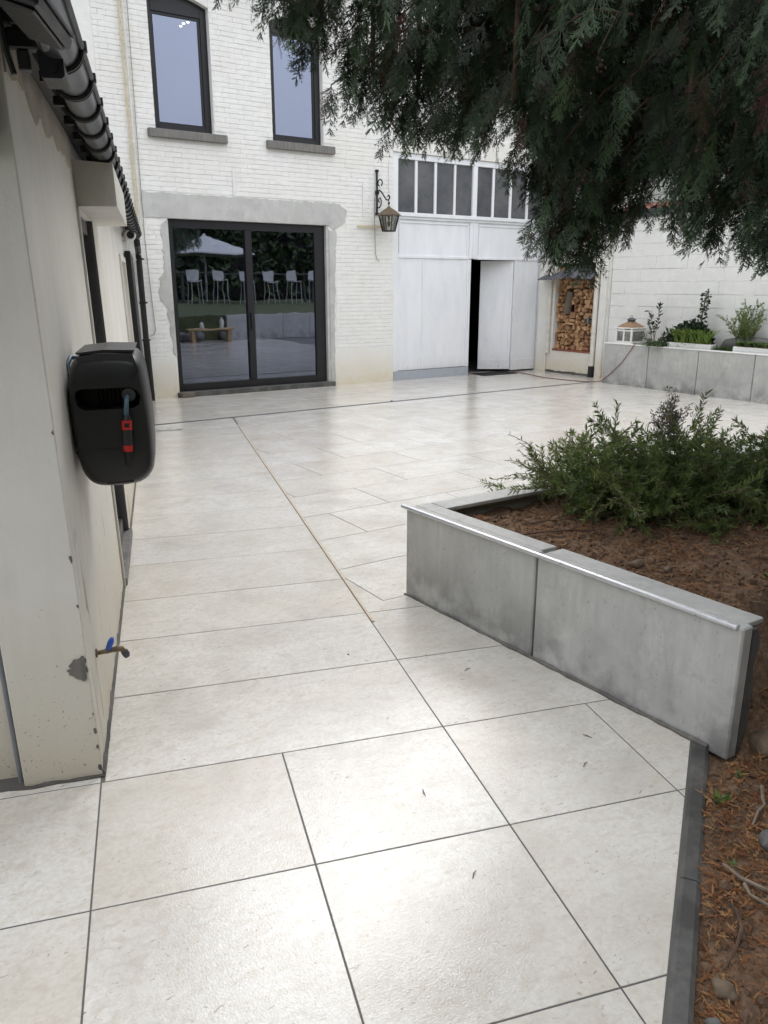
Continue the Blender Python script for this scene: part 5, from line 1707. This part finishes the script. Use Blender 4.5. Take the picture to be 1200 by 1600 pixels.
# ---------------- plants on the far planter
def sapling():
    t = thing('leafy_sapling', (10.75, 8.42, 0.66), 'slender dark leaved sapling standing right of the white lantern', 'plant')
    st = MB(); mats.clear(); tints.clear(); cho.clear()
    for (d, L) in (((0, -0.02, 1), 0.68), ((0, -0.55, 0.8), 0.50), ((0.1, 0.35, 1), 0.48), ((0, -0.22, 1), 0.58), ((-.2, .5, .6), .25), ((-.2, -.5, .5), .25), ((0, -.75, .6), .3)):
        pts = stem_path((10.75, 8.46, 0.65), d, L, 0, 9, rs)
        st.tube(pts, [0.009 * (1 - 0.75 * i / 9) for i in range(10)], 5); leafy(pts, rs, 0.3, 55, 0.085, 0.08, 1.0)
    b = [leaf_base(1, 0.42), leaf_base(1, 0.36, -.1), leaf_base(1, 0.4, .3)]
    finish_plant(t, st, mats, tints, b, cho, 'green_leaf', 60)
sapling()
def mound():
    t = thing('ivy_mound', (10.82, 7.85, 0.66), 'dark rounded ivy mound with one tall upright shoot behind the grass tuft', 'plant')
    st = MB(); mats.clear(); tints.clear(); cho.clear()
    for k in range(1500):
        v = rv(rs); v[2] = abs(v[2])
        a = rs.uniform(0.75, 1.0)
        p = (10.80 + v[0] * 0.20 * a, 7.80 + v[1] * 0.44 * a + 0.05, 0.66 + v[2] * 0.42 * a * (1 - 0.35 * max(0, v[1])))
        mats.append(frame(v * 0.5 + rv(rs) * 0.6 - np.array([0, 0, .3]), rv(rs), rs.uniform(0.04, 0.075), p)); tints.append(min(.5, abs(rs.gauss(0.05, 0.10)))); cho.append(rs.randrange(3))
    pts = [Vector((10.80, 7.66, 0.95)), Vector((10.80, 7.66, 1.15)), Vector((10.80, 7.64, 1.3)), Vector((10.80, 7.62, 1.48))]
    st.tube(pts, 0.012, 5)
    for k in range(170):
        u = rs.random(); p = pts[0].lerp(pts[-1], u)
        v = rv(rs); mats.append(frame(v, rv(rs), rs.uniform(0.035, 0.06), (p + Vector(v) * 0.04)[:])); tints.append(abs(rs.gauss(0.05, 0.08))); cho.append(rs.randrange(3))
    b = [leaf_base(1, 0.8), leaf_base(1, 0.7, -.1), leaf_base(1, 0.75, .3)]
    finish_plant(t, st, mats, tints, b, cho, 'green_leaf')
mound()
def grassy(name, lab, x, y0, y1, z, n, L, tint, hang=0.0, cat='plant', grp=None, w=0.06):
    t = thing(name, (x, (y0 + y1) / 2, z), lab, cat, grp)
    V = []; F = []; T = []
    for k in range(n):
        p = Vector((x + rs.uniform(-.05, .05), rs.uniform(y0, y1), z)); az = rs.uniform(0, 6.28); l = L * rs.uniform(.5, 1.2)
        d = Vector((math.cos(az) * 0.55 - hang, math.sin(az) * 0.55, 1.0 - hang * 0.3)).normalized(); side = Vector((-math.sin(az), math.cos(az), 0)) * l * w / 2
        b = len(V); pp = p; 
        for s_ in range(4):
            wd = side * (1 - s_ / 3.2)
            V += [(pp - wd)[:], (pp + wd)[:]]; T += [tint + rs.uniform(-.2, .2)] * 2
            pp = pp + d * l / 3; d = (d + Vector((d.x * 0.3 - hang * .5, d.y * 0.3, -0.42 - hang))).normalized()
        for s_ in range(3): F.append((b + 2 * s_, b + 2 * s_ + 1, b + 2 * s_ + 3, b + 2 * s_ + 2))
    V = np.array(V) - np.array(ORG[t.name])
    np_obj('blade', np_mesh('blade', V, np.array(F), M['green_leaf'], np.clip(np.repeat(np.array(T), 1), 0, 1)), t, 'stuff')
grassy('grass_tuft', 'bright yellow green grass tuft in the left white trough', 10.65, 7.38, 7.95, 0.75, 520, 0.36, 0.95)
grassy('grass_tuft', 'low mid green tuft between the two white troughs', 10.66, 6.98, 7.28, 0.66, 200, 0.13, 0.6)
grassy('trailing_plant', 'green trailing plant hanging over the planter edge near the sapling', 10.55, 8.08, 8.40, 0.67, 200, 0.22, 0.45, 0.45, w=0.12)
grassy('bedding_plant', 'low green bedding plants in the right white trough', 10.66, 6.04, 6.92, 0.75, 520, 0.14, 0.62, 0.1, w=0.25)
def olive():
    t = thing('olive_shrub', (10.82, 6.92, 0.66), 'small airy olive green shrub with reddish tips behind the right trough', 'shrub')
    st = MB(); mats.clear(); tints.clear(); cho.clear()
    for k in range(30):
        pts = stem_path((10.82, 6.92, 0.64), (rs.uniform(-.3, .3), rs.uniform(-.45, .45), 1.0), rs.uniform(0.35, 0.68), 0, 8, rs)
        st.tube(pts, [0.005 * (1 - 0.7 * i / 8) for i in range(9)], 4); leafy(pts, rs, 0.25, 130, 0.032, 0.62)
        for q in range(4):
            i = rs.randint(3, 8); p2 = stem_path(pts[i], (pts[i] - pts[i - 1]).normalized() + Vector(rv(rs)) * .7, 0.13, 0, 4, rs)
            st.tube(p2, 0.0015, 3); leafy(p2, rs, 0, 170, 0.03, 0.7)
    b = [leaf_base(1, 0.45), leaf_base(1, 0.4, -.1), leaf_base(1, 0.42, .3)]
    finish_plant(t, st, mats, tints, b, cho, 'bush')
olive()

# ---------------- the big cypress
rt = random.Random(77)
def frond(r, npair, nsub, wid):
    """flat cypress spray hanging along -Z: side twigs with their own scale twigs; third value is how young each bit is"""
    V = []; F = []; Y = []
    def blade(a, d, L, w, nrm, y0):
        d = d / np.linalg.norm(d); s_ = np.cross(d, nrm); s_ /= np.linalg.norm(s_)
        b = len(V); V.extend([a - s_ * w / 2, a + s_ * w / 2, a + d * L]); F.append((b, b + 1, b + 2)); Y.extend([y0, y0, y0 + 0.35])
    curve = r.uniform(-0.3, 0.3); cx_ = r.uniform(-0.25, 0.25)
    def rach(t): return np.array([cx_ * t * t, curve * t * t, -t])
    nrm = np.array([0, 1.0, 0])
    for k in range(6):
        a, b = rach(k / 6), rach((k + 1) / 6 + 0.01); blade(a, b - a, np.linalg.norm(b - a) * 1.5, wid * (1.3 - k * .12), nrm, k / 8)
    for k in range(npair):
        t = 0.05 + 0.92 * k / npair
        for sg in (-1, 1):
            if r.random() < 0.12: continue
            t2 = min(0.98, t + r.uniform(-0.02, 0.03)); a = rach(t2)
            L = (0.46 * (1 - t2) ** 0.7 + 0.05) * r.choice((0.55, 0.8, 1.0, 1.1, 1.3))
            ang = R(r.uniform(26, 52)); d = np.array([sg * math.sin(ang), curve * t2 + r.uniform(-.22, .22), -math.cos(ang)])
            blade(a, d, L, wid * 0.9, nrm, t2 * 0.5)
            for q in range(nsub):
                u = 0.15 + 0.80 * (q + r.uniform(-.25, .25)) / nsub
                a2 = a + d * L * u
                for s2 in (-1, 1):
                    an2 = ang * sg + s2 * R(r.uniform(24, 44))
                    d2 = np.array([math.sin(an2), d[1] + r.uniform(-.2, .2), -math.cos(an2)])
                    blade(a2, d2, L * (0.42 * (1 - u) + 0.10) * r.uniform(0.7, 1.2), wid * 0.75, nrm, t2 * 0.4 + u * 0.4)
    frond_young.append(np.array(Y))
    return np.array(V), np.array(F)
frond_young = []
fr_fine = [frond(rt, 11, 4, 0.027) for _ in range(6)]
n_fine = 6
fr_big = [frond(rt, 6, 2, 0.06) for _ in range(3)]
TK_ = np.array([4.3, 1.6])
lobes = [(1.4, 3.15, 2.63), (1.48, 3.12, 2.61), (1.52, 3.04, 2.43), (1.58, 3.0, 2.48), (1.65, 2.99, 2.38), (1.72, 2.88, 2.18), (1.8, 2.83, 2.18), (1.89, 2.79, 2.1), (1.95, 2.74, 2.09), (1.98, 2.59, 2.09), (2.04, 2.56, 2.02), (2.1, 2.5, 2.09), (2.11, 2.37, 2.03), (2.24, 2.4, 1.92), (2.37, 2.44, 1.68), (2.49, 2.46, 1.65), (2.54, 2.41, 1.61), (2.67, 2.42, 1.67), (2.7, 2.38, 1.73), (2.72, 2.34, 1.92), (2.59, 2.17, 1.96), (2.48, 1.99, 1.94), (2.46, 1.88, 1.79), (2.41, 1.78, 1.7), (2.44, 1.74, 1.67), (2.47, 1.69, 1.8), (2.42, 1.59, 1.72), (2.45, 1.55, 1.64), (2.4, 1.45, 1.63), (2.44, 1.37, 1.59), (2.49, 1.27, 1.61)]
az_l = np.array([math.atan2(x, y) for x, y, z in lobes]); o_ = np.argsort(az_l)
az_l = az_l[o_]; d_l = np.array([math.hypot(x, y) for x, y, z in lobes])[o_]; z_l = np.array([z for x, y, z in lobes])[o_]
def zlow(x, y):
    """height of the crown's underside above a point of the garden"""
    a = math.atan2(x, y); D = math.hypot(x, y)
    z0 = float(np.interp(a, az_l, z_l)); d0 = float(np.interp(a, az_l, d_l))
    s0 = (z0 - 1.6) / d0
    if a < az_l[0]: s0 += (az_l[0] - a) * 2.5
    if D < d0:
        return 1.6 + max(s0, 0.02) * D + (d0 - D) * 0.42 + 0.05
    return 1.6 + max(s0, 0.02) * D + (D - d0) * 0.12 + 0.06
Fm = []; Ft = []; Fc = []
def add_frond(p, L, tint, out=None, tw=0.5):
    if out is None: out = np.array([p[0] - TK_[0], p[1] - TK_[1], 0.0])
    out = out / (np.linalg.norm(out) + 1e-6)
    d = np.array([0, 0, -1.0]) + out * rt.uniform(0.0, 0.35) + rv(rt) * 0.22
    Fm.append(frame(d, rv(rt), L, p)); Ft.append(tint); Fc.append(rt.randrange(6))
def young_tint(t, k):
    """the growing tips of a spray are a lighter green"""
    y = frond_young[k]
    return t + y * (0.22 if t < 0.7 else 0.0) - (0.10 if t < 0.7 else 0.0)
def tint_rand():
    q = rt.random()
    if q < 0.022: return rt.uniform(0.86, 0.95)
    return min(0.69, max(0.05, rt.gauss(0.42, 0.17)))
# drooping lobes
for (x, y, z) in lobes:
    n = 96
    out = np.array([x - TK_[0], y - TK_[1], 0]); out /= np.linalg.norm(out)
    side = np.array([-out[1], out[0], 0])
    for k in range(n):
        u = (k + rt.random()) / n                # 0 at the tip
        h = 0.12 + 0.85 * u
        w = 0.035 + 0.13 * u ** 0.8
        L = rt.uniform(0.10, 0.17) + 0.03 * u
        p = np.array([x, y, z + h]) + side * rt.gauss(0, w) + out * (rt.gauss(0, w) - 0.25 * u)
        add_frond(p, L, tint_rand(), out)
n_l = len(Fm)
# body of the crown: many drooping branches over the underside
tries = 0
while len(Fm) < n_l + 7600 and tries < 160000:
    tries += 1
    ra = 3.6 * math.sqrt(rt.random()); aa = rt.uniform(0, 6.283)
    x, y = TK_[0] + ra * math.cos(aa), TK_[1] + ra * math.sin(aa)
    if math.hypot(x, y) < 1.65: continue
    if y > 0.6 * x + 2.25 or y < -2.2: continue
    if math.hypot(x, y) < 2.0 and rt.random() < 0.4: continue
    zl = zlow(x, y)
    lump = noise.noise((x * 1.9, y * 1.9, 7.0)) * 0.22
    h = rt.random() ** 1.6 * 1.5
    z = zl + 0.16 + max(0, lump) + h
    if z > 4.2: continue
    # gaps between the hanging branches
    if noise.noise((x * 4.2, y * 4.2, z * 0.9)) < -0.18 and rt.random() < 0.6: continue
    add_frond(np.array([x, y, z]), rt.uniform(0.13, 0.205), tint_rand())
n_mid = len(Fm)
cy = thing('cypress_tree', (TK_[0], TK_[1], 0.4), 'large drooping cypress tree hanging over the raised bed at upper right', 'tree')
trk = MB(); trk.tube([(4.30, 1.60, 0.25), (4.30, 1.60, 0.7), (4.28, 1.62, 1.8), (4.32, 1.6, 3.4), (4.3, 1.6, 5.4), (4.3, 1.6, 7.2)], [0.24, 0.19, 0.17, 0.13, 0.08, 0.02], 12)
trk.build('trunk', M['bark'], cy, smooth=True)
for k, (x, y, z) in enumerate(lobes[::2] + [(5.6, 3.6, 2.3), (6.4, 2.2, 2.2), (6, 0, 2.2), (4.4, -1.2, 2.2), (3.0, -0.6, 2.2), (1.6, 1.9, 2.7), (2.0, 1.0, 2.6)]):
    s0 = Vector((4.3, 1.6, 2.6 + 0.09 * k % 1.6)); e0 = Vector((x, y, z + 0.55))
    mid = s0.lerp(e0, 0.55) + Vector((0, 0, 0.45)); br = []
    for i in range(9):
        u = i / 8; br.append(s0 * (1 - u) ** 2 + mid * 2 * u * (1 - u) + e0 * u * u)
    br.append(Vector((x, y, z + 0.2)))
    MB().tube(br, [0.035 * (1 - i / 10.5) + 0.003 for i in range(10)], 6).build('limb', M['bark'], cy, smooth=True)
tw = MB()
for i in range(0, n_mid, 9):
    p = Vector(Fm[i][:3, 3]); 
    o2 = Vector((TK_[0] - p.x, TK_[1] - p.y, 0)).normalized()
    q2 = p + o2 * rt.uniform(0.15, 0.4) + Vector((0, 0, rt.uniform(0.10, 0.30)))
    m2 = (p + q2) / 2 + Vector((rt.uniform(-.03, .03), rt.uniform(-.03, .03), 0.05))
    tw.tube([q2, m2, p, p - Vector((0, 0, 0.06))], [0.0045, 0.0035, 0.0025, 0.0015], 4, cap=False)
tw.build('twig', M['bark'], cy)
mats_ = np.array(Fm); tn_ = np.array(Ft); ch_ = np.array(Fc)
# the fronds that show largest are parts of their own
sc = np.full(len(mats_), 1e9)
for i in range(len(mats_)):
    u, v, d = cam_px(*mats_[i][:3, 3])
    if -20 < u < 1220 and -60 < v < 440: sc[i] = d + rt.uniform(0, 0.25)
orderf = np.argsort(sc, kind='stable')
cache = {}
for i in orderf[:300]:
    tq = round(float(tn_[i]) * 8) / 8; key = (int(ch_[i]), tq)
    if key not in cache:
        bv, bf = fr_fine[key[0]]; cache[key] = np_mesh('spray', bv, bf, M['cypress'], young_tint(tq, key[0]))
    ob = bpy.data.objects.new('spray', cache[key]); link(ob, cy)
    mm = mats_[i].copy(); mm[:3, 3] -= np.array((TK_[0], TK_[1], 0.4)); ob.matrix_local = Matrix(mm.tolist())
rest = orderf[300:]
mm = mats_[rest].copy(); mm[:, :3, 3] -= np.array((TK_[0], TK_[1], 0.4))
V, F, T = scatter(fr_fine, mm, ch_[rest], tn_[rest])
yy = np.concatenate([np.tile(frond_young[k], int((ch_[rest] == k).sum())) for k in range(n_fine) if (ch_[rest] == k).any()])
T = np.where(T < 0.7, T - 0.10 + 0.22 * yy, T)
np_obj('foliage', np_mesh('foliage', V, F, M['cypress'], T), cy, 'stuff')
# upper crown, above the picture: coarser sprays
mm = []; tt = []; cc = []
while len(mm) < 6500:
    z = 2.7 + 5.5 * rt.random() ** 1.5; rad = 3.7 * max(0.05, 1 - (z - 2.4) / 6.4); ra = rad * math.sqrt(rt.random()); aa = rt.uniform(0, 6.283)
    x, y = TK_[0] + ra * math.cos(aa), TK_[1] + ra * math.sin(aa)
    if z < zlow(x, y) + 0.9 or (y > 0.6 * x + 2.25): continue
    mm.append(frame(np.array([0, 0, -1.0]) + rv(rt) * 0.4, rv(rt), rt.uniform(0.3, 0.5), (x - TK_[0], y - TK_[1], z - 0.4))); tt.append(tint_rand()); cc.append(rt.randrange(3))
V, F, T = scatter(fr_big, np.array(mm), np.array(cc), np.array(tt))
np_obj('upper_foliage', np_mesh('upper_foliage', V, F, M['cypress'], T), cy, 'stuff')
# small reddish cones in clusters
octv = np.array([(1, 0, 0), (-1, 0, 0), (0, 1, 0), (0, -1, 0), (0, 0, 1.3), (0, 0, -1.3)], float)
octf = np.array([(0, 2, 4), (2, 1, 4), (1, 3, 4), (3, 0, 4), (2, 0, 5), (1, 2, 5), (3, 1, 5), (0, 3, 5)])
mm = []; tt = []
for k in range(420):
    i = orderf[rt.randrange(2600)]; p = mats_[i][:3, 3] - np.array([0, 0, 0.05])
    for q in range(22):
        m = np.eye(4); s_ = rt.uniform(0.0026, 0.0048); m[0, 0] = m[1, 1] = m[2, 2] = s_
        m[:3, 3] = p + rv(rt) * rt.uniform(0.0, 0.045) - np.array((TK_[0], TK_[1], 0.4)); mm.append(m); tt.append(rt.uniform(0.9, 1.0))
V, F, T = scatter([(octv, octf)], np.array(mm), np.zeros(len(mm), int), np.array(tt))
np_obj('cone_cluster', np_mesh('cone_cluster', V, F, M['cypress'], T), cy, 'stuff')
print('fronds', len(Fm))

# ================================================================== LITTER, STONES, TWIGS
rq = random.Random(8)
def litter(name, n, area_f, sc, matn):
    b = [frond(rq, 3, 1, 0.09), frond(rq, 4, 0, 0.07), leaf_base(1, 0.12)]
    mm = []; tt = []; cc = []
    while len(mm) < n:
        x, y, ok = area_f()
        if not ok: continue
        z = soil_h(x, y) + rq.uniform(0.002, 0.014)
        a = rq.uniform(0, 6.283)
        mm.append(frame((math.cos(a), math.sin(a), rq.uniform(-.25, .25)), (-math.sin(a), math.cos(a), rq.uniform(-.5, .5)), sc * rq.uniform(0.5, 1.3), (x, y, z))); tt.append(rq.random()); cc.append(rq.randrange(3))
    V, F, T = scatter(b, np.array(mm), np.array(cc), np.array(tt))
    o = np_obj(name, np_mesh(name, V, F, M[matn], T)); o['kind'] = 'stuff'; return o
def near_area():
    x, y = rq.uniform(0.95, 3.4), rq.uniform(0.2, 1.45)
    ok = off_kerb(x, y, 0.07) and (y < 1.34 or x > 2.46) and (noise.noise((x * 3, y * 3, 4)) > -0.15 + 0.5 * rq.uniform(-1, 1))
    return x, y, ok
litter('needle_litter', 8000, near_area, 0.048, 'needle')
def bed_area():
    x, y = rq.uniform(2.44, 3.7), rq.uniform(1.4, 3.1)
    return x, y, noise.noise((x * 3, y * 3, 9)) > 0.0 + 0.6 * rq.uniform(-1, 1)
litter('bed_litter', 5200, bed_area, 0.040, 'needle')
def stone(x, y, r, lab, matn='stone', fl=0.7, z=None):
    bm = bmesh.new(); bmesh.ops.create_icosphere(bm, subdivisions=3, radius=1)
    sd = rq.uniform(0, 50)
    for v in bm.verts:
        k = 1 + 0.35 * noise.noise(v.co * 1.1 + Vector((sd, 0, 0))) + 0.12 * noise.noise(v.co * 3.3 + Vector((sd, 5, 0))) + 0.05 * noise.noise(v.co * 8)
        v.co = Vector((v.co.x * r * k, v.co.y * r * k * 0.8, v.co.z * r * k * fl))
    me = bpy.data.meshes.new('stone'); bm.to_mesh(me); bm.free(); me.materials.append(M[matn])
    me.polygons.foreach_set('use_smooth', [True] * len(me.polygons))
    o = bpy.data.objects.new('stone', me); COL.objects.link(o); o.location = (x, y, (soil_h(x, y) if z is None else z) + r * fl * 0.45); o.rotation_euler = (0, 0, rq.uniform(0, 6))
    if lab: tag(o, lab, 'stone')
    return o
stone(2.53, 1.34, 0.065, 'brown stone lying in the hollow behind the planter end')
stone(1.50, 0.80, 0.030, 'tan knobbly stone among needles near the bottom edge')
stone(2.06, 1.02, 0.045, 'dark earthy lump right of the kerb among the needles', 'stone_grey')
stone(1.86, 0.88, 0.034, 'flat dark stone below the grey twigs', 'stone_grey', 0.5)
stone(1.40, 0.755, 0.024, 'small grey pebble near the bottom right corner', 'stone_grey')
stone(2.35, 1.12, 0.05, 'rounded brown stone half buried at the right edge', 'stone')
stone(2.72, 2.12, 0.030, 'brown soil clod beside the coping joint of the bed', 'stone')
stone(2.80, 2.02, 0.022, 'small brown clod on the bed soil near the coping', 'stone')
# loose crumbs of soil
mm = []
while len(mm) < 6500:
    x, y = rq.uniform(1.0, 3.9), rq.uniform(0.2, 3.1)
    if not (x > 2.44 or (y < 1.36 and off_kerb(x, y, 0.075))): continue
    m = np.array(Matrix.Translation((x, y, soil_h(x, y) + 0.002)) @ Matrix.Rotation(rq.uniform(0, 6), 4, rv(rq).tolist())); s_ = rq.uniform(0.003, 0.012) * (2.2 if rq.random() < 0.06 else 1); m[:3, :3] *= s_; mm.append(m)
ico = bmesh.new(); bmesh.ops.create_icosphere(ico, subdivisions=1, radius=1)
iv = np.array([v.co[:] for v in ico.verts]) * np.array([[rq.uniform(.7, 1.2)] for _ in ico.verts]); jf = np.array([[v.index for v in f.verts] for f in ico.faces]); ico.free()
V, F, T = scatter([(iv, jf)], np.array(mm), np.zeros(len(mm), int), np.zeros(len(mm)))
o = np_obj('soil_crumbs', np_mesh('soil_crumbs', V, F, M['soil'])); o['kind'] = 'stuff'
def twig(pts, r, lab, matn='twig'):
    P = [Vector((x, y, soil_h(x, y) + 0.012 + dz)) for x, y, dz in pts]
    o = MB().tube(P, [r * (1 - 0.5 * i / len(P)) for i in range(len(P))], 6).build('twig', M[matn], smooth=True); tag(o, lab, 'twig')
twig([(2.27, 1.19, 0.02), (2.21, 1.15, 0.015), (2.17, 1.12, 0.02), (2.13, 1.115, 0.02), (2.08, 1.10, 0.0)], 0.006, 'pale crooked twig standing out near the right edge')
twig([(1.86, 1.05, 0.0), (1.84, 0.985, 0.01), (1.85, 0.93, 0.012), (1.88, 0.88, 0.01), (1.91, 0.83, 0)], 0.007, 'pale grey forked twig lying across the needles')
twig([(1.83, 0.965, 0.008), (1.80, 0.93, 0.01), (1.82, 0.86, 0.006)], 0.006, 'short grey twig beside the forked one')
twig([(1.74, 0.93, 0.0), (1.69, 0.88, 0.012), (1.62, 0.85, 0.012), (1.55, 0.835, 0.0)], 0.006, 'curved brown twig close to the kerb', 'bark')
twig([(1.52, 0.74, 0.0), (1.46, 0.72, 0.01), (1.40, 0.69, 0.0)], 0.005, 'thin dark twig at the bottom right', 'bark')
twig([(2.55, 2.72, 0.0), (2.68, 2.66, 0.01), (2.80, 2.6, 0.008), (2.95, 2.57, 0.0)], 0.005, 'reddish dry twig on the bed soil left of the shrub', 'bark')
twig([(2.75, 2.85, 0.0), (2.86, 2.8, 0.012), (2.98, 2.73, 0.0)], 0.004, 'thin brown twig near the dried tuft', 'bark')
def weed(x, y, n, L, lab, zb=None):
    t = thing('weed', (x, y, soil_h(x, y)), lab, 'weed')
    b = [leaf_base(1, 0.5, 0.3), leaf_base(1, 0.4, 0.2), leaf_base(1, 0.45, -.1)]
    ms, ts, cs = [], [], []
    for k in range(n):
        a = rq.uniform(0, 6.28); d = np.array([math.cos(a), math.sin(a), rq.uniform(0.3, 1.4)])
        ms.append(frame(d, rv(rq), L * rq.uniform(.6, 1.2), (x + rq.uniform(-.01, .01), y + rq.uniform(-.01, .01), soil_h(x, y) + rq.uniform(0, .012)))); ts.append(rq.uniform(.5, .95)); cs.append(k % 3)
    finish_plant(t, None, ms, ts, b, cs, 'green_leaf', n)
weed(2.10, 1.225, 14, 0.035, 'small bright green weed beside the kerb end')
weed(1.88, 1.03, 7, 0.02, 'tiny green weed by the grey twigs')
weed(2.28, 1.27, 6, 0.03, 'thin green weed below the planter end')
weed(3.05, 1.72, 12, 0.035, 'small green seedling on the bare bed soil')
# bits of debris on the wet tiles
for x, y, r, lab in ((1.625, 2.78, 0.006, 'tiny black speck on the path tile left of the joint'), (6.25, 9.36, 0.018, 'dark leaf scrap stuck on the slot drain')):
    stone(x, y, r, None, 'stone_grey', 0.5, 0.0)['label'] = lab
    bpy.context.view_layer.update()
for o in list(COL.objects):
    if o.name.startswith('stone') and 'category' not in o.keys(): o['category'] = 'debris'
for i, (x, y, a, lab) in enumerate(((1.22, 1.40, 0.6, 'dark dry needle on the second tile from the bottom'), (1.98, 2.37, 0.1, 'curved dry needle on the tile before the near planter'), (1.32, 1.78, 1.2, 'dry needle on the tile left of the glossy patch'), (1.88, 1.60, 0.4, 'dry needle on the tile near the kerb'), (2.02, 1.72, 1.9, 'short dry needle near the narrow tile'))):
    o = MB().tube([(x - 0.018 * math.cos(a), y - 0.018 * math.sin(a), 0.004), (x, y + 0.004, 0.005), (x + 0.018 * math.cos(a), y + 0.018 * math.sin(a), 0.004)], [0.001, 0.0022, 0.001], 5).build('dry_needle', M['bark_grey'])
    tag(o, lab, 'debris')

# ================================================================== GARDEN BEHIND THE CAMERA (seen mirrored in the glass, except the added light-blocking hedge)
t = thing('retaining_wall', (12, 0, 0), 'grey panelled retaining wall across the garden', 'wall')
for k in range(8):
    MB().box(9.35 + k * 0.95, 10.29 + k * 0.95, -0.10, 0.0, -0.05, 0.74, 0.005).build('panel', M['concrete'], t)
MB().prism([(-0.1, -0.05), (-0.1, 0.72), (-3.0, 0.98), (-16, 1.0), (-16, -0.05)], 0, -16, 30).build('raised_lawn', M['lawn'], kind='structure')
hm = []; ht = []
rh = random.Random(2)
hb_ = [leaf_base(1, 0.6), leaf_base(1, 0.7, -.2)]
h = thing('garden_hedge', (6, -10, 1), 'tall dark evergreen hedge closing the garden', 'hedge')
MB().box(-18, 32, -12, -10.2, 0.9, 5.2).build('core', M['interior_black'], h)
for k in range(11000):
    x = rh.uniform(-18, 32); z = rh.uniform(1.0, 5.6); hm.append(frame(rv(rh), rv(rh), rh.uniform(0.25, 0.5), (x - 6, rh.uniform(-10.25, -9.85) + 10 + 0.25 * noise.noise((x * .6, z * .8, 0)), z - 1))); ht.append(rh.random())
V, F, T = scatter(hb_, np.array(hm), np.array([k % 2 for k in range(len(hm))]), np.array(ht))
np_obj('foliage', np_mesh('foliage', V, F, M['hedge'], T), h, 'stuff')
h = thing('added_shade_hedge', (-3, -3.6, 0), 'tall dense hedge added unseen behind the garden path to block sky light', 'hedge')  # added out of view to shade the left end wall and foreground tiles
MB().box(-12, 5.2, -4.4, -3.4, -0.05, 5.0).build('core', M['interior_black'], h)
hm = []; ht = []
for k in range(5000):
    x = rh.uniform(-12, 5.4); z = rh.uniform(0.0, 5.3); hm.append(frame(rv(rh), rv(rh), rh.uniform(0.25, 0.45), (x + 3, rh.uniform(-3.45, -3.1) + 3.6, z))); ht.append(rh.random())
V, F, T = scatter(hb_, np.array(hm), np.array([k % 2 for k in range(len(hm))]), np.array(ht))
np_obj('foliage', np_mesh('foliage', V, F, M['hedge'], T), h, 'stuff')
for i, x in enumerate((9.6, 10.5, 11.5, 12.4, 13.3, 14.2)):
    sm_ = M['concrete']
    t = thing('bar_stool', (x, -3.2, 0.98), 'white metal bar stool at the tall garden table', 'bar stool', 'white bar stools')
    mb = MB()
    for a in (-.2, .2):
        for b in (-.2, .2): mb.tube([(x + a, -3.2 + b, 0.97), (x + a * .9, -3.2 + b * .9, 1.72)], 0.014, 5)
    mb.build('leg', sm_, t)
    MB().box(x - .2, x + .2, -3.4, -3.0, 1.72, 1.75, .004).build('seat', sm_, t)
    MB().box(x - .2, x + .2, -3.42, -3.40, 1.76, 2.08, .004).build('backrest', sm_, t)
t = thing('garden_table', (12, -4.2, 0.98), 'tall garden table behind the white bar stools', 'table')
MB().box(9.2, 14.6, -4.6, -3.8, 1.98, 2.03, .004).build('tabletop', M['guide'], t)
mb = MB()
for a in (9.4, 14.4):
    for b in (-4.5, -3.9): mb.box(a - .04, a + .04, b - .04, b + .04, 0.97, 1.979)
mb.build('leg', M['guide'], t)
t = thing('garden_parasol', (10.9, -5.5, 0.98), 'large pale grey garden parasol over the terrace', 'parasol')
MB().tube([(10.9, -5.5, 0.97), (10.9, -5.5, 3.4)], 0.03, 8).build('pole', M['white_metal'], t)
MB().lathe([(1.9, 2.65), (1.88, 2.69), (0.1, 3.3), (0.03, 3.4)], 10.9, -5.5, 8).build('canopy', M['concrete'], t)
t = thing('garden_bench', (8.5, 0.6, 0), 'low plank bench with bottles before the retaining wall', 'bench')
MB().box(7.9, 9.3, 0.45, 0.75, 0.33, 0.37, .004).build('seat', M['plank'], t)
mb = MB(); mb.box(8.0, 8.1, 0.5, 0.7, -0.0, 0.329); mb.box(9.1, 9.2, 0.5, 0.7, 0, 0.329); mb.build('leg', M['plank'], t)
for x, m__, hgt, lab in ((8.95, 'cream_pipe', 0.30, 'cream plastic bottle standing on the plank bench'), (8.35, 'white_metal', 0.2, 'white plastic bottle standing on the plank bench')):
    o = MB().lathe([(0.05, 0.371), (0.055, 0.38), (0.055, 0.371 + hgt * .7), (0.02, 0.371 + hgt * .88), (0.02, 0.371 + hgt)], x, 0.6, 12).build('plastic_bottle', M[m__], smooth=True)
    tag(o, lab, 'bottle')
for k in range(14):
    o = stone(7.2 + rq.random() * 2.2, rq.uniform(-0.3, 0.25), rq.uniform(0.12, 0.22), 'grey rockery boulder before the raised lawn', 'stone_grey', 0.8, 0.05)
    o['group'] = 'rockery boulders'
print('tiles', tile_n)
